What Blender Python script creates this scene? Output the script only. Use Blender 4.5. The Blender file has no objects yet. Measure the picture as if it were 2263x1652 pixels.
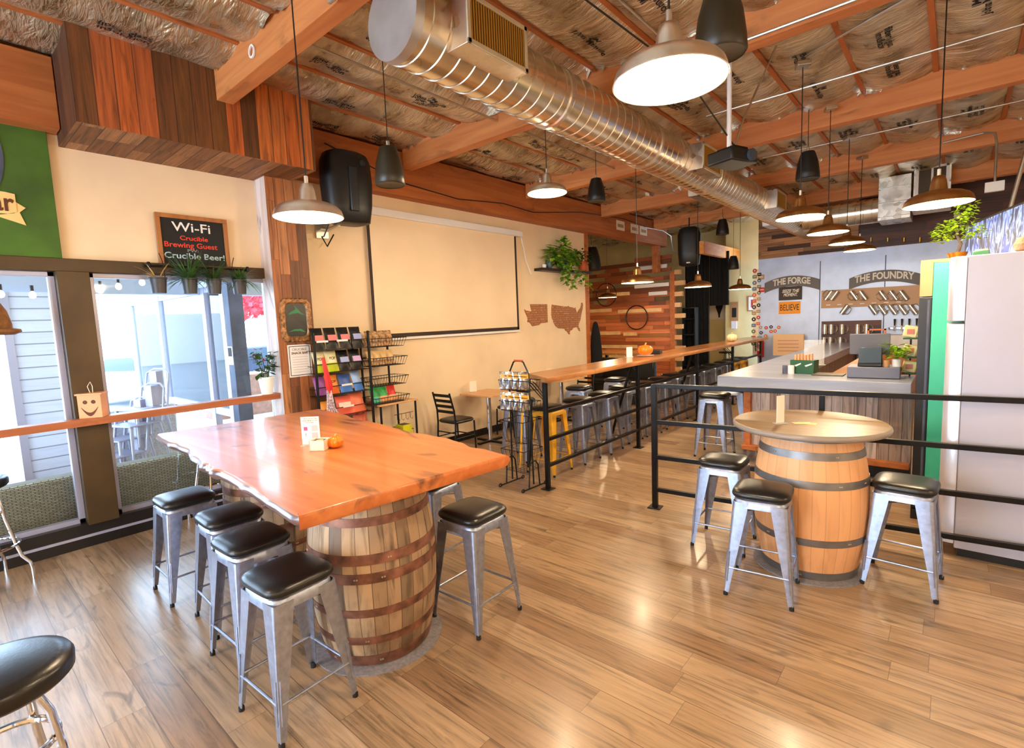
import bpy, math, random
from math import sin, cos, pi, radians as R, sqrt, atan2
from mathutils import Vector as V, Matrix, noise as MN
random.seed(7)
SC = bpy.context.scene
COL = SC.collection
# ------------------------------------------------------------ camera model
W_, H_, F_ = 2263, 1652, 1127.25
YA, PI_, RO = R(40.963), R(5.967), R(-2.319)
cf = V((-sin(YA)*cos(PI_), cos(YA)*cos(PI_), -sin(PI_)))
cr0 = V((cos(YA), sin(YA), 0)); cu0 = cr0.cross(cf)
cR = cr0*cos(RO)+cu0*sin(RO); cU = -cr0*sin(RO)+cu0*cos(RO)
CAM = V((0, 0, 1.85))
def ray(x, y): return cf + cR*((x-W_/2)/F_) - cU*((y-H_/2)/F_)
def _pl(x, y, a, v):
    d = ray(x, y); return CAM + d*((v-CAM[a])/d[a])
def UX(x, y, v): return _pl(x, y, 0, v)
def UY(x, y, v): return _pl(x, y, 1, v)
def UZ(x, y, v=0.0): return _pl(x, y, 2, v)
cd = bpy.data.cameras.new('camera'); co = bpy.data.objects.new('camera', cd); COL.objects.link(co)
co.matrix_world = Matrix((( cR.x, cU.x, -cf.x, CAM.x), (cR.y, cU.y, -cf.y, CAM.y), (cR.z, cU.z, -cf.z, CAM.z), (0, 0, 0, 1)))
cd.sensor_fit = 'HORIZONTAL'; cd.sensor_width = 36; cd.lens = 36*F_/W_; cd.clip_end = 200
SC.camera = co
# ------------------------------------------------------------ materials
def lin(c):
    o = []
    for v in c[:3]:
        v = v/255; o.append(v/12.92 if v <= .04045 else ((v+.055)/1.055)**2.4)
    return (*o, 1)
class G:
    def __init__(s, name):
        s.m = bpy.data.materials.new(name); s.m.use_nodes = True; s.t = s.m.node_tree
        s.b = s.t.nodes['Principled BSDF']
    def n(s, typ, ins=None, **pr):
        nd = s.t.nodes.new(typ)
        for k, v in pr.items(): setattr(nd, k, v)
        for k, v in (ins or {}).items():
            if hasattr(v, 'is_output'): s.t.links.new(v, nd.inputs[k])
            else: nd.inputs[k].default_value = v
        return nd
    def math(s, op, a, b=0.0, c=0.0):
        nd = s.n('ShaderNodeMath', {0: a, 1: b, 2: c}, operation=op); return nd.outputs[0]
    def set(s, **k):
        for n_, v in k.items():
            n_ = n_.replace('_', ' ')
            i = s.b.inputs[n_]
            if hasattr(v, 'is_output'): s.t.links.new(v, i)
            else: i.default_value = v
    def ramp(s, fac, stops, interp='LINEAR'):
        nd = s.n('ShaderNodeValToRGB', {'Fac': fac}); cr = nd.color_ramp; cr.interpolation = interp
        while len(cr.elements) < len(stops): cr.elements.new(.5)
        for e, (p, c) in zip(cr.elements, stops): e.position = p; e.color = lin(c)
        return nd.outputs['Color']
    def mix(s, f, a, b, mode='MIX'):
        nd = s.n('ShaderNodeMix', {0: f, 6: a, 7: b}, data_type='RGBA', blend_type=mode); return nd.outputs[2]
    def bump(s, h, st=.3, d=.01):
        s.set(Normal=s.n('ShaderNodeBump', {'Height': h, 'Strength': st, 'Distance': d}).outputs[0])
    def obj(s, scale=(1, 1, 1)):
        tc = s.n('ShaderNodeTexCoord').outputs['Object']
        return s.n('ShaderNodeMapping', {'Vector': tc, 'Scale': scale}).outputs[0]
def mat(name, c, rough=.5, metal=0.0, var=0.0, vs=8.0, bump=0.0, bs=40.0, em=0.0, trans=0.0, coat=0.0, alpha=1.0):
    g = G(name)
    col = lin(c)
    if var:
        nz = g.n('ShaderNodeTexNoise', {'Vector': g.obj(), 'Scale': vs, 'Detail': 5.0}).outputs[0]
        d = tuple(max(0, x*(1-var)) for x in c); l = tuple(min(255, x*(1+var)) for x in c)
        col = g.ramp(nz, [(.3, d), (.7, l)])
    g.set(Base_Color=col, Roughness=rough, Metallic=metal)
    if coat: g.set(Coat_Weight=coat, Coat_Roughness=.12)
    if bump: g.bump(g.n('ShaderNodeTexNoise', {'Vector': g.obj(), 'Scale': bs, 'Detail': 4.0}).outputs[0], bump)
    if em: g.set(Emission_Color=lin(c), Emission_Strength=em)
    if trans: g.set(Transmission_Weight=trans, IOR=1.45)
    if alpha < 1: g.set(Alpha=alpha)
    return g.m
def planks(name, u, v, width, length, pal, rough=.45, grain=(.75, 1.2), gap=.02, coat=0.0, knots=.5, bump=.25, gcol=(40, 25, 15), gl=.0025, gs=1.0):
    """boards run along axis v, stacked across axis u"""
    g = G(name); s = g.n('ShaderNodeSeparateXYZ', {0: g.n('ShaderNodeTexCoord').outputs['Object']}).outputs
    ax = {'X': 0, 'Y': 1, 'Z': 2}
    a = g.math('DIVIDE', s[ax[u]], width); row = g.math('FLOOR', a); fu = g.math('FRACT', a)
    rr = g.n('ShaderNodeTexWhiteNoise', {'W': row}, noise_dimensions='1D').outputs['Value']
    b = g.math('ADD', g.math('DIVIDE', s[ax[v]], length), g.math('MULTIPLY', rr, 7.3)); bd = g.math('FLOOR', b); fv = g.math('FRACT', b)
    idv = g.n('ShaderNodeCombineXYZ', {0: row, 1: bd}).outputs[0]
    rnd = g.n('ShaderNodeTexWhiteNoise', {'Vector': idv}, noise_dimensions='2D').outputs['Value']
    col = g.ramp(rnd, [(i/len(pal)*1.0, c) for i, c in enumerate(pal)], 'CONSTANT')
    sc = [28*gs, 28*gs, 28*gs]; sc[ax[v]] = 1.6*gs
    mp = g.n('ShaderNodeMapping', {'Vector': g.n('ShaderNodeTexCoord').outputs['Object'], 'Scale': tuple(sc)}).outputs[0]
    off = g.n('ShaderNodeVectorMath', {0: mp, 1: g.n('ShaderNodeCombineXYZ', {0: g.math('MULTIPLY', rnd, 37.0), 1: g.math('MULTIPLY', rnd, 91.0), 2: g.math('MULTIPLY', rnd, 53.0)}).outputs[0]}, operation='ADD').outputs[0]
    nz = g.n('ShaderNodeTexNoise', {'Vector': off, 'Scale': 1.0, 'Detail': 7.0, 'Roughness': .65, 'Distortion': .6}).outputs[0]
    gr = g.ramp(nz, [(.28, tuple([int(255*grain[0]*.62)]*3)), (.5, tuple([int(min(255, 225*(grain[0]+grain[1])/2))]*3)), (.72, (255, 255, 255))])
    col = g.mix(1.0, col, gr, 'MULTIPLY')
    sk = [7.0*gs]*3; sk[ax[v]] = 2.2*gs
    mk = g.n('ShaderNodeMapping', {'Vector': g.n('ShaderNodeTexCoord').outputs['Object'], 'Scale': tuple(sk)}).outputs[0]
    kn = g.n('ShaderNodeTexNoise', {'Vector': mk, 'Scale': 1.0, 'Detail': 3.0, 'Distortion': 1.2}).outputs[0]
    kf = g.n('ShaderNodeMapRange', {0: kn, 1: .62, 2: .76, 3: 0.0, 4: knots}).outputs[0]
    col = g.mix(kf, col, lin(tuple(x*.45 for x in pal[0])))
    e1 = g.math('LESS_THAN', g.math('MINIMUM', fu, g.math('SUBTRACT', 1.0, fu)), gap)
    e2 = g.math('LESS_THAN', fv, gl/length*1.0)
    e = g.math('MAXIMUM', e1, e2)
    col = g.mix(g.math('MULTIPLY', e, .75), col, lin(gcol))
    g.set(Base_Color=col, Roughness=rough)
    if coat: g.set(Coat_Weight=coat, Coat_Roughness=.15)
    g.bump(g.math('SUBTRACT', nz, g.math('MULTIPLY', e, 1.5)), bump, .004)
    return g.m
def wood(name, c1, c2, axis='X', rough=.4, coat=0.0, sc=1.0, knots=.0, bump=.15):
    g = G(name); s = [14*sc]*3; s['XYZ'.index(axis)] = 1.0*sc
    nz = g.n('ShaderNodeTexNoise', {'Vector': g.obj(tuple(s)), 'Scale': 1.0, 'Detail': 6.0, 'Distortion': .8}).outputs[0]
    col = g.ramp(nz, [(.3, c1), (.52, tuple((a+b)/2 for a, b in zip(c1, c2))), (.7, c2)])
    if knots:
        k = [5*sc]*3; k['XYZ'.index(axis)] = 2*sc
        kn = g.n('ShaderNodeTexNoise', {'Vector': g.obj(tuple(k)), 'Scale': 1.0, 'Detail': 4.0, 'Distortion': 1.5}).outputs[0]
        col = g.mix(g.n('ShaderNodeMapRange', {0: kn, 1: .6, 2: .74, 3: 0.0, 4: knots}).outputs[0], col, lin(tuple(x*.35 for x in c1)))
    g.set(Base_Color=col, Roughness=rough)
    if coat: g.set(Coat_Weight=coat, Coat_Roughness=.1)
    g.bump(nz, bump, .004)
    return g.m
def metal(name, c, rough=.3, var=.12, vs=20, spangle=False, metallic=1.0, bump=0.0):
    g = G(name)
    if spangle:
        vo = g.n('ShaderNodeTexVoronoi', {'Vector': g.obj(), 'Scale': vs}).outputs['Color']
        f = g.n('ShaderNodeSeparateColor', {0: vo}).outputs[0]
    else: f = g.n('ShaderNodeTexNoise', {'Vector': g.obj(), 'Scale': vs, 'Detail': 5.0}).outputs[0]
    col = g.ramp(f, [(.25, tuple(x*(1-var) for x in c)), (.75, tuple(min(255, x*(1+var)) for x in c))])
    g.set(Base_Color=col, Metallic=metallic, Roughness=g.n('ShaderNodeMapRange', {0: f, 3: rough*.8, 4: rough*1.25}).outputs[0])
    if bump: g.bump(g.n('ShaderNodeTexNoise', {'Vector': g.obj(), 'Scale': 12.0, 'Detail': 4.0}).outputs[0], bump)
    return g.m
def staves(name, pal, n=30, dark=.75, rough=.6):
    g = G(name); tc = g.n('ShaderNodeTexCoord').outputs['Object']; s = g.n('ShaderNodeSeparateXYZ', {0: tc}).outputs
    a = g.math('MULTIPLY', g.math('ADD', g.math('ARCTAN2', s[1], s[0]), pi), n/(2*pi)); fr = g.math('FRACT', a)
    rnd = g.n('ShaderNodeTexWhiteNoise', {'W': g.math('FLOOR', a)}, noise_dimensions='1D').outputs['Value']
    col = g.ramp(rnd, [(i/len(pal), c) for i, c in enumerate(pal)])
    nz = g.n('ShaderNodeTexNoise', {'Vector': g.obj((22, 22, 2.5)), 'Scale': 1.0, 'Detail': 6.0, 'Distortion': .5}).outputs[0]
    col = g.mix(g.n('ShaderNodeMapRange', {0: nz, 1: .5, 2: .72, 3: 0.0, 4: dark}).outputs[0], col, lin((45, 28, 18)))
    n2 = g.n('ShaderNodeTexNoise', {'Vector': g.obj((5, 5, 3)), 'Scale': 1.0, 'Detail': 4.0}).outputs[0]
    col = g.mix(g.n('ShaderNodeMapRange', {0: n2, 1: .55, 2: .75, 3: 0.0, 4: dark*.8}).outputs[0], col, lin((60, 40, 28)))
    e = g.math('LESS_THAN', fr, .06)
    col = g.mix(g.math('MULTIPLY', e, .7*min(1, dark+.2)), col, lin((50, 30, 20)))
    g.set(Base_Color=col, Roughness=rough); g.bump(g.math('SUBTRACT', nz, e), .3, .005)
    return g.m
M = {}
M['floor'] = planks('floor_oak', 'Y', 'X', .185, 1.22, [(170, 138, 104), (184, 152, 118), (160, 126, 94), (190, 160, 128), (176, 144, 110)], rough=.3, grain=(.86, 1.16), gap=.012, coat=.1, knots=.75, bump=.12, gcol=(88, 62, 42), gs=1.25)
M['cream'] = mat('cream_paint', (236, 212, 176), .75, var=.03, vs=2, bump=.06, bs=120)
M['cream2'] = mat('yellow_cream_paint', (222, 200, 140), .8, var=.04, vs=2)
M['beam'] = wood('fir_beam', (190, 112, 58), (218, 146, 84), 'X', .6, knots=.5, sc=.8)
M['girder'] = wood('fir_girder', (164, 88, 38), (192, 114, 56), 'Y', .6, knots=.5, sc=.8)
M['soffit'] = planks('soffit_boards', 'Y', 'Z', .135, 9, [(220, 116, 48), (130, 82, 36), (226, 128, 58), (196, 104, 50), (132, 80, 38), (216, 112, 48), (120, 72, 34), (222, 122, 56)], rough=.6, gap=.03, knots=.7, grain=(.8, 1.1))
M['soffitx'] = planks('soffit_end_boards', 'X', 'Z', .15, 9, [(96, 52, 24), (84, 44, 20), (104, 58, 28)], rough=.6, gap=.03)
M['soffitb'] = planks('soffit_underside', 'Y', 'X', .14, .5, [(176, 120, 74), (160, 104, 60), (184, 130, 84), (140, 88, 48)], rough=.6, gap=.03, gs=1.2)
M['column'] = planks('column_boards', 'Y', 'Z', .11, .62, [(192, 120, 70), (146, 86, 46), (202, 134, 82), (126, 74, 40), (178, 108, 60)], rough=.5, gap=.03, knots=.7)
M['colside'] = wood('column_window_lit_side', (190, 170, 160), (236, 222, 214), 'Z', .7, knots=.6, sc=.7)  # window light on this side of the column put into a paler wood colour
M['plankwall'] = planks('pallet_boards', 'Z', 'X', .105, .75, [(176, 92, 52), (140, 72, 36), (196, 112, 66), (120, 66, 34), (206, 120, 72), (160, 84, 44), (240, 200, 150), (150, 96, 50)], rough=.55, gap=.03, knots=.5)
M['reclaim'] = planks('reclaimed_boards', 'Z', 'X', .09, .9, [(196, 140, 90), (150, 112, 76), (214, 146, 92), (84, 48, 28), (180, 130, 84), (220, 160, 104)], rough=.6, gap=.025, knots=.3)
M['darkwall'] = planks('dark_boards', 'Z', 'X', .16, 1.6, [(92, 40, 20), (74, 32, 16), (86, 38, 22), (100, 48, 26)], rough=.5, gap=.02, knots=.3)
M['barbase'] = planks('bar_front_boards', 'X', 'Z', .105, 9, [(220, 202, 194), (190, 170, 162), (230, 212, 200), (178, 152, 138), (208, 184, 170)], rough=.7, gap=.03, knots=.5)
M['bartop'] = wood('bar_slab', (128, 134, 152), (166, 172, 190), 'X', .34, coat=.3, sc=.8)
M['table'] = wood('cedar_slab', (184, 98, 46), (212, 132, 76), 'X', .32, coat=.3, sc=.7, knots=.95, bump=.05)
M['tedge'] = wood('cedar_live_edge', (84, 52, 42), (132, 98, 90), 'X', .3, coat=.35, sc=1.5, knots=.4)
M['drinkrail'] = wood('drink_rail_wood', (150, 92, 44), (206, 144, 84), 'Y', .3, coat=.45, sc=.9, knots=.5)
M['ledge'] = wood('ledge_wood', (150, 82, 48), (186, 112, 70), 'Y', .45, sc=.9, knots=.3)
M['bistro'] = wood('bistro_laminate', (206, 150, 98), (230, 178, 124), 'X', .35, sc=.5)
M['darkbrown'] = mat('dark_bronze', (70, 52, 26), .5, metal=.2, var=.12, vs=3)
M['blackframe'] = mat('black_frame', (20, 16, 16), .4, var=.2, vs=5)
M['alu'] = mat('grey_aluminium', (168, 168, 188), .4, metal=.2)
M['white'] = mat('white_paint', (232, 230, 228), .5)
M['black'] = mat('black_plastic', (14, 14, 15), .45)
M['blackmet'] = mat('black_steel', (24, 23, 24), .38, metal=.6, var=.2, vs=15)
M['vinyl'] = mat('black_vinyl', (20, 20, 21), .32, bump=.06, bs=90)
M['stool'] = metal('stool_gunmetal', (160, 168, 188), .34, .1, 30, metallic=.8)
M['yellow'] = mat('yellow_enamel', (236, 176, 40), .35, var=.06, vs=10)
M['rubber'] = mat('black_rubber', (18, 18, 18), .8)
M['chrome'] = metal('chrome', (225, 228, 235), .08, .02)
M['galv'] = metal('galvanised_steel', (226, 214, 192), .25, .03, 5)
M['galvp'] = metal('galvanised_plenum', (222, 216, 204), .32, .03, 14, True)
M['capmet'] = metal('duct_end_cap', (205, 208, 216), .42, .04, 8)
M['regist'] = mat('register_paint', (210, 202, 178), .45, metal=.3)
M['grille'] = mat('register_fins', (196, 150, 58), .45, metal=.3)
M['spun'] = metal('spun_aluminium', (232, 230, 226), .3, .05, 12)
M['copper'] = metal('bronze_shade', (176, 132, 84), .3, .08, 12)
M['lampin'] = mat('lamp_white_enamel', (255, 246, 224), .5)
M['bulb'] = mat('bulb_glow', (255, 226, 170), .5, em=30)
M['steelpipe'] = metal('conduit_steel', (200, 196, 186), .35, .05, 10)
M['wire'] = mat('black_wire', (20, 19, 19), .4, metal=.4)
M['silver'] = metal('zinc_sheet', (186, 202, 232), .45, .07, 3, metallic=.3, bump=.12)
M['banner'] = mat('grey_banner', (104, 102, 104), .6)
M['bannertxt'] = mat('pale_lettering', (226, 222, 214), .6)
M['paper'] = mat('paper', (240, 226, 206), .8)
M['ink'] = mat('black_ink', (30, 26, 26), .8)
M['chalkboard'] = mat('chalkboard', (16, 17, 18), .7, var=.3, vs=6)
M['cw'] = mat('white_chalk', (238, 236, 232), .9); M['cr'] = mat('red_chalk', (226, 66, 46), .9)
M['cb'] = mat('blue_chalk', (176, 206, 214), .9); M['cg'] = mat('grey_chalk', (130, 134, 136), .9)
M['oakframe'] = wood('oak_frame', (150, 92, 44), (184, 120, 62), 'Z', .5)
M['green'] = mat('green_board', (62, 96, 22), .7, var=.15, vs=2.5)
M['slate'] = mat('slate_blue_grey', (70, 76, 96), .7, var=.2, vs=4)
M['scroll'] = mat('parchment_scroll', (232, 198, 128), .7, var=.05, vs=3)
M['orange'] = mat('pumpkin_orange', (240, 118, 14), .35, var=.08, vs=10)
M['palepk'] = mat('pale_pumpkin', (240, 214, 168), .5, var=.05)
M['stem'] = mat('dry_stem', (196, 160, 90), .7)
M['leaf'] = mat('green_leaf', (74, 124, 26), .45, var=.35, vs=14)
M['leafd'] = mat('dark_green_leaf', (38, 70, 26), .4, var=.3, vs=14)
M['leafy'] = mat('light_green_leaf', (134, 168, 34), .5, var=.3, vs=14)
M['grass'] = mat('blade_leaf', (58, 92, 44), .5, var=.3, vs=14)
M['soil'] = mat('potting_soil', (50, 34, 24), .95)
M['terra'] = mat('terracotta', (186, 84, 46), .7); M['bluepot'] = mat('blue_glaze', (42, 78, 92), .3)
M['dpot'] = mat('charcoal_pot', (54, 52, 56), .45); M['wpot'] = mat('white_pot', (236, 236, 232), .4)
M['boxwood'] = mat('pale_plywood', (230, 160, 108), .6, var=.04); M['cut'] = mat('scorched_cut', (96, 50, 24), .8)
M['screen'] = mat('screen_fabric', (236, 212, 176), .85, var=.02, vs=1.5); M['scrb'] = mat('screen_border', (48, 32, 24), .7)
M['felt'] = mat('grey_felt', (128, 124, 128), .95, var=.1, vs=60)
M['hoopr'] = metal('rusty_hoop', (120, 82, 66), .5, .35, 14, metallic=.5)
M['hoopg'] = metal('galvanised_hoop', (128, 126, 126), .4, .12, 10, metallic=.7)
M['rivet'] = metal('rivet_steel', (220, 216, 210), .3)
M['stave_old'] = staves('weathered_staves', [(190, 158, 120), (140, 114, 88), (208, 178, 140), (112, 92, 74), (194, 160, 120), (160, 132, 104)])
M['stave_new'] = staves('oak_staves', [(226, 168, 116), (232, 176, 124), (220, 162, 110), (230, 172, 120)], 28, .14, .5)
M['rtop'] = wood('round_top', (98, 74, 46), (138, 110, 74), 'X', .36, coat=.0, sc=.6, knots=.3, bump=.04)
M['rtop'].node_tree.nodes['Principled BSDF'].inputs['Specular IOR Level'].default_value = .25
M['rrim'] = mat('round_top_rim', (140, 128, 116), .35)
M['fridge'] = mat('fridge_panel', (188, 188, 202), .3, metal=.15, var=.015, vs=2)
M['fridged'] = mat('fridge_door', (222, 220, 226), .28, metal=.25)
M['coolg'] = mat('cooler_green', (58, 176, 140), .45, var=.05, vs=2)
M['cooltan'] = mat('cooler_header', (176, 132, 86), .45)
M['brass'] = metal('brass', (210, 160, 70), .3)
M['curtain'] = mat('black_curtain', (10, 9, 10), .95, bump=.2, bs=10)
M['foil'] = None
M['amber'] = wood('lit_fir', (206, 124, 44), (230, 158, 70), 'Y', .6, knots=.4)  # bulb light on the timber put into its orange colour
M['register'] = mat('register_grey', (104, 104, 114), .4); M['regd'] = mat('drawer_grey', (96, 98, 116), .4)
M['gbox'] = mat('green_box', (20, 74, 44), .5); M['acryl'] = mat('clear_acrylic', (240, 240, 240), .05, alpha=.25)
M['greytop'] = mat('patio_grey', (170, 180, 196), .6)
M['siding'] = planks('grey_siding', 'Z', 'Y', .15, 9, [(208, 218, 240), (204, 214, 236)], rough=.7, gap=.05, knots=.0, grain=(1.5, 1.5), gcol=(96, 104, 124))
M['concrete'] = mat('patio_concrete', (196, 198, 204), .8, var=.05, vs=1.5)
M['asphalt'] = mat('asphalt', (150, 156, 164), .9, var=.06, vs=2)
g = G('wicker'); sx_ = g.n('ShaderNodeSeparateXYZ', {0: g.n('ShaderNodeTexCoord').outputs['Object']}).outputs; wv = g.n('ShaderNodeCombineXYZ', {0: sx_[1], 1: sx_[2]}).outputs[0]
w1 = g.n('ShaderNodeTexBrick', {'Vector': wv, 'Color1': lin((196, 186, 156)), 'Color2': lin((160, 148, 116)), 'Mortar': lin((96, 84, 62)), 'Scale': 1.0, 'Mortar Size': .004, 'Brick Width': .05, 'Row Height': .014})
g.set(Base_Color=w1.outputs[0], Roughness=.8); g.bump(w1.outputs[1], -.5, .004); M['wicker'] = g.m
M['wickg'] = mat('grey_weave', (186, 188, 196), .85, var=.12, vs=60)
M['cushion'] = mat('brown_cushion', (140, 112, 92), .9)
M['redleaf'] = mat('red_maple_leaf', (206, 60, 72), .7, var=.25, vs=6); M['trunk'] = mat('bark', (78, 64, 60), .9)
M['carw'] = mat('white_car_paint', (226, 232, 236), .25); M['card'] = mat('dark_car_paint', (52, 60, 78), .25); M['tyre'] = mat('tyre', (30, 30, 34), .9)
M['carglass'] = mat('car_glass', (60, 74, 88), .1)
M['hedge'] = mat('hedge', (84, 120, 52), .9, var=.3, vs=8)
M['brickp'] = mat('brown_planter', (150, 110, 92), .8, var=.1, vs=12)
# glass pane
g = G('window_glass'); t = g.t; t.nodes.remove(g.b); out = t.nodes['Material Output']
mx = g.n('ShaderNodeMixShader', {0: g.n('ShaderNodeFresnel', {'IOR': 1.35}).outputs[0], 1: g.n('ShaderNodeBsdfTransparent', {'Color': (.93, .97, 1, 1)}).outputs[0], 2: g.n('ShaderNodeBsdfGlossy', {'Roughness': .03}).outputs[0]})
t.links.new(mx.outputs[0], out.inputs[0]); M['glass'] = g.m
# insulation foil
g = G('insulation_foil'); ob = g.obj((1.0, .35, 1))
n1 = g.n('ShaderNodeTexNoise', {'Vector': g.obj((3.2, 11, 3)), 'Scale': 1.0, 'Detail': 5.0, 'Distortion': 1.8}).outputs[0]
n2 = g.n('ShaderNodeTexNoise', {'Vector': g.obj(), 'Scale': 4.0, 'Detail': 6.0}).outputs[0]
n3 = g.n('ShaderNodeTexNoise', {'Vector': g.obj((9, 34, 9)), 'Scale': 1.0, 'Detail': 3.0, 'Distortion': 1.0}).outputs[0]
g.set(Base_Color=g.ramp(n2, [(.3, (160, 140, 104)), (.6, (224, 210, 180))]), Metallic=.7, Roughness=g.n('ShaderNodeMapRange', {0: n2, 3: .18, 4: .42}).outputs[0])
g.bump(g.math('ADD', n1, g.math('MULTIPLY', n3, .4)), .9, .05); M['foil'] = g.m
M['foilb'] = metal('bright_foil', (226, 222, 220), .2, .08, 10, bump=.9)
# ------------------------------------------------------------ mesh builder
class MB:
    def __init__(s, mats=None): s.v = []; s.f = []; s.mi = []; s.cur = 0; s.mx = None
    def add(s, vs, fs):
        b = len(s.v)
        if s.mx is not None: vs = [s.mx @ V(p) for p in vs]
        s.v += [tuple(p) for p in vs]; s.f += [tuple(i+b for i in f) for f in fs]; s.mi += [s.cur]*len(fs); return s
    def box(s, x0, y0, z0, x1, y1, z1):
        vs = [(x0, y0, z0), (x1, y0, z0), (x1, y1, z0), (x0, y1, z0), (x0, y0, z1), (x1, y0, z1), (x1, y1, z1), (x0, y1, z1)]
        return s.add(vs, [(0, 3, 2, 1), (4, 5, 6, 7), (0, 1, 5, 4), (1, 2, 6, 5), (2, 3, 7, 6), (3, 0, 4, 7)])
    def cbox(s, c, d, rot=None):
        m = s.mx; r = Matrix.Translation(V(c)) @ (rot.to_4x4() if rot is not None else Matrix.Identity(4))
        s.mx = r if m is None else m @ r
        s.box(-d[0]/2, -d[1]/2, -d[2]/2, d[0]/2, d[1]/2, d[2]/2); s.mx = m; return s
    def lathe(s, prof, c=(0, 0, 0), n=32, cap0=False, cap1=False, axis='Z', rf=None):
        vs = []; c = V(c)
        for (r, z) in prof:
            for i in range(n):
                a = 2*pi*i/n; k = rf(a) if rf else 1
                p = V((r*k*cos(a), r*k*sin(a), z))
                if axis == 'X': p = V((p.z, p.x, p.y))
                if axis == 'Y': p = V((p.y, p.z, p.x))
                vs.append(c+p)
        fs = []
        for j in range(len(prof)-1):
            for i in range(n):
                a = j*n+i; b = j*n+(i+1) % n; fs.append((a, b, b+n, a+n))
        if cap0: fs.append(tuple(reversed(range(n))))
        if cap1: fs.append(tuple(range((len(prof)-1)*n, len(prof)*n)))
        return s.add(vs, fs)
    def cyl(s, p0, p1, r, r1=None, n=16, cap=True):
        p0, p1 = V(p0), V(p1); return s.tube([p0, p1], [r, r if r1 is None else r1], n, cap)
    def tube(s, pts, r, n=8, cap=True, closed=False):
        pts = [V(p) for p in pts]; m = len(pts)
        rs = r if isinstance(r, (list, tuple)) else [r]*m
        tg = []
        for i in range(m):
            if closed: d = pts[(i+1) % m]-pts[i-1]
            else: d = pts[min(i+1, m-1)]-pts[max(i-1, 0)]
            tg.append(d.normalized() if d.length > 1e-9 else V((0, 0, 1)))
        up = V((0, 0, 1)) if abs(tg[0].z) < .9 else V((1, 0, 0))
        u = tg[0].cross(up).normalized(); vs = []
        for i in range(m):
            u = (u-tg[i]*u.dot(tg[i])); u = u.normalized() if u.length > 1e-6 else tg[i].orthogonal().normalized()
            w = tg[i].cross(u)
            for k in range(n):
                a = 2*pi*k/n; vs.append(pts[i]+(u*cos(a)+w*sin(a))*rs[i])
        fs = []
        for j in range(m if closed else m-1):
            j2 = (j+1) % m
            for i in range(n): fs.append((j*n+i, j*n+(i+1) % n, j2*n+(i+1) % n, j2*n+i))
        if cap and not closed: fs.append(tuple(reversed(range(n)))); fs.append(tuple(range((m-1)*n, m*n)))
        return s.add(vs, fs)
    def prism(s, poly, fn, t0, t1):
        """poly of (a,b); fn(a,b,t)->xyz"""
        n = len(poly); vs = [fn(a, b, t0) for a, b in poly]+[fn(a, b, t1) for a, b in poly]
        fs = [tuple(reversed(range(n))), tuple(range(n, 2*n))]+[(i, (i+1) % n, n+(i+1) % n, n+i) for i in range(n)]
        return s.add(vs, fs)
    def rings(s, rings, cap0=True, cap1=True):
        n = len(rings[0]); vs = [p for r in rings for p in r]
        fs = [(j*n+i, j*n+(i+1) % n, (j+1)*n+(i+1) % n, (j+1)*n+i) for j in range(len(rings)-1) for i in range(n)]
        if cap0: fs.append(tuple(reversed(range(n))))
        if cap1: fs.append(tuple(range((len(rings)-1)*n, len(rings)*n)))
        return s.add(vs, fs)
    def build(s, name, m, parent=None, bevel=0.0, smooth=35, label=None, seg=2):
        me = bpy.data.meshes.new(name); me.from_pydata(s.v, [], s.f)
        ms = m if isinstance(m, (list, tuple)) else [m]
        for q in ms: me.materials.append(M[q] if isinstance(q, str) else q)
        if len(ms) > 1: me.polygons.foreach_set('material_index', s.mi)
        if smooth:
            me.polygons.foreach_set('use_smooth', [True]*len(me.polygons))
            me.set_sharp_from_angle(angle=R(smooth))
        me.update()
        o = bpy.data.objects.new(name, me); COL.objects.link(o)
        if parent: o.parent = parent
        if label: o['label'] = label
        if bevel:
            b = o.modifiers.new('b', 'BEVEL'); b.width = bevel; b.segments = seg; b.limit_method = 'ANGLE'; b.angle_limit = R(40)
        return o
def tag(o, label, cat, group=None, kind=None):
    o['label'] = label; o['category'] = cat
    if group: o['group'] = group
    if kind: o['kind'] = kind
    return o
def T(name, label, cat, loc=(0, 0, 0), rz=0.0, group=None):
    o = bpy.data.objects.new(name, None); COL.objects.link(o); o.location = loc; o.rotation_euler = (0, 0, rz)
    o.empty_display_size = .1
    return tag(o, label, cat, group)
def S(mb, name, m, **k):
    o = mb.build(name, m, **k); o['kind'] = 'structure'; return o
def kids(o): return [c for c in bpy.data.objects if c.parent == o]
def dup(src, loc, rz=None, label=None, group=None, scale=None):
    def rec(o, par):
        c = o.copy(); COL.objects.link(c)
        if par: c.parent = par
        for k in CH.get(o.name, []): rec(k, c)
        return c
    if src.name not in CH:
        def reg(o):
            CH[o.name] = kids(o)
            for k in CH[o.name]: reg(k)
        reg(src)
    c = rec(src, None); c.location = loc
    if rz is not None: c.rotation_euler = (0, 0, rz)
    if label: c['label'] = label
    if group: c['group'] = group
    if scale: c.scale = (scale,)*3
    return c
CH = {}
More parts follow.
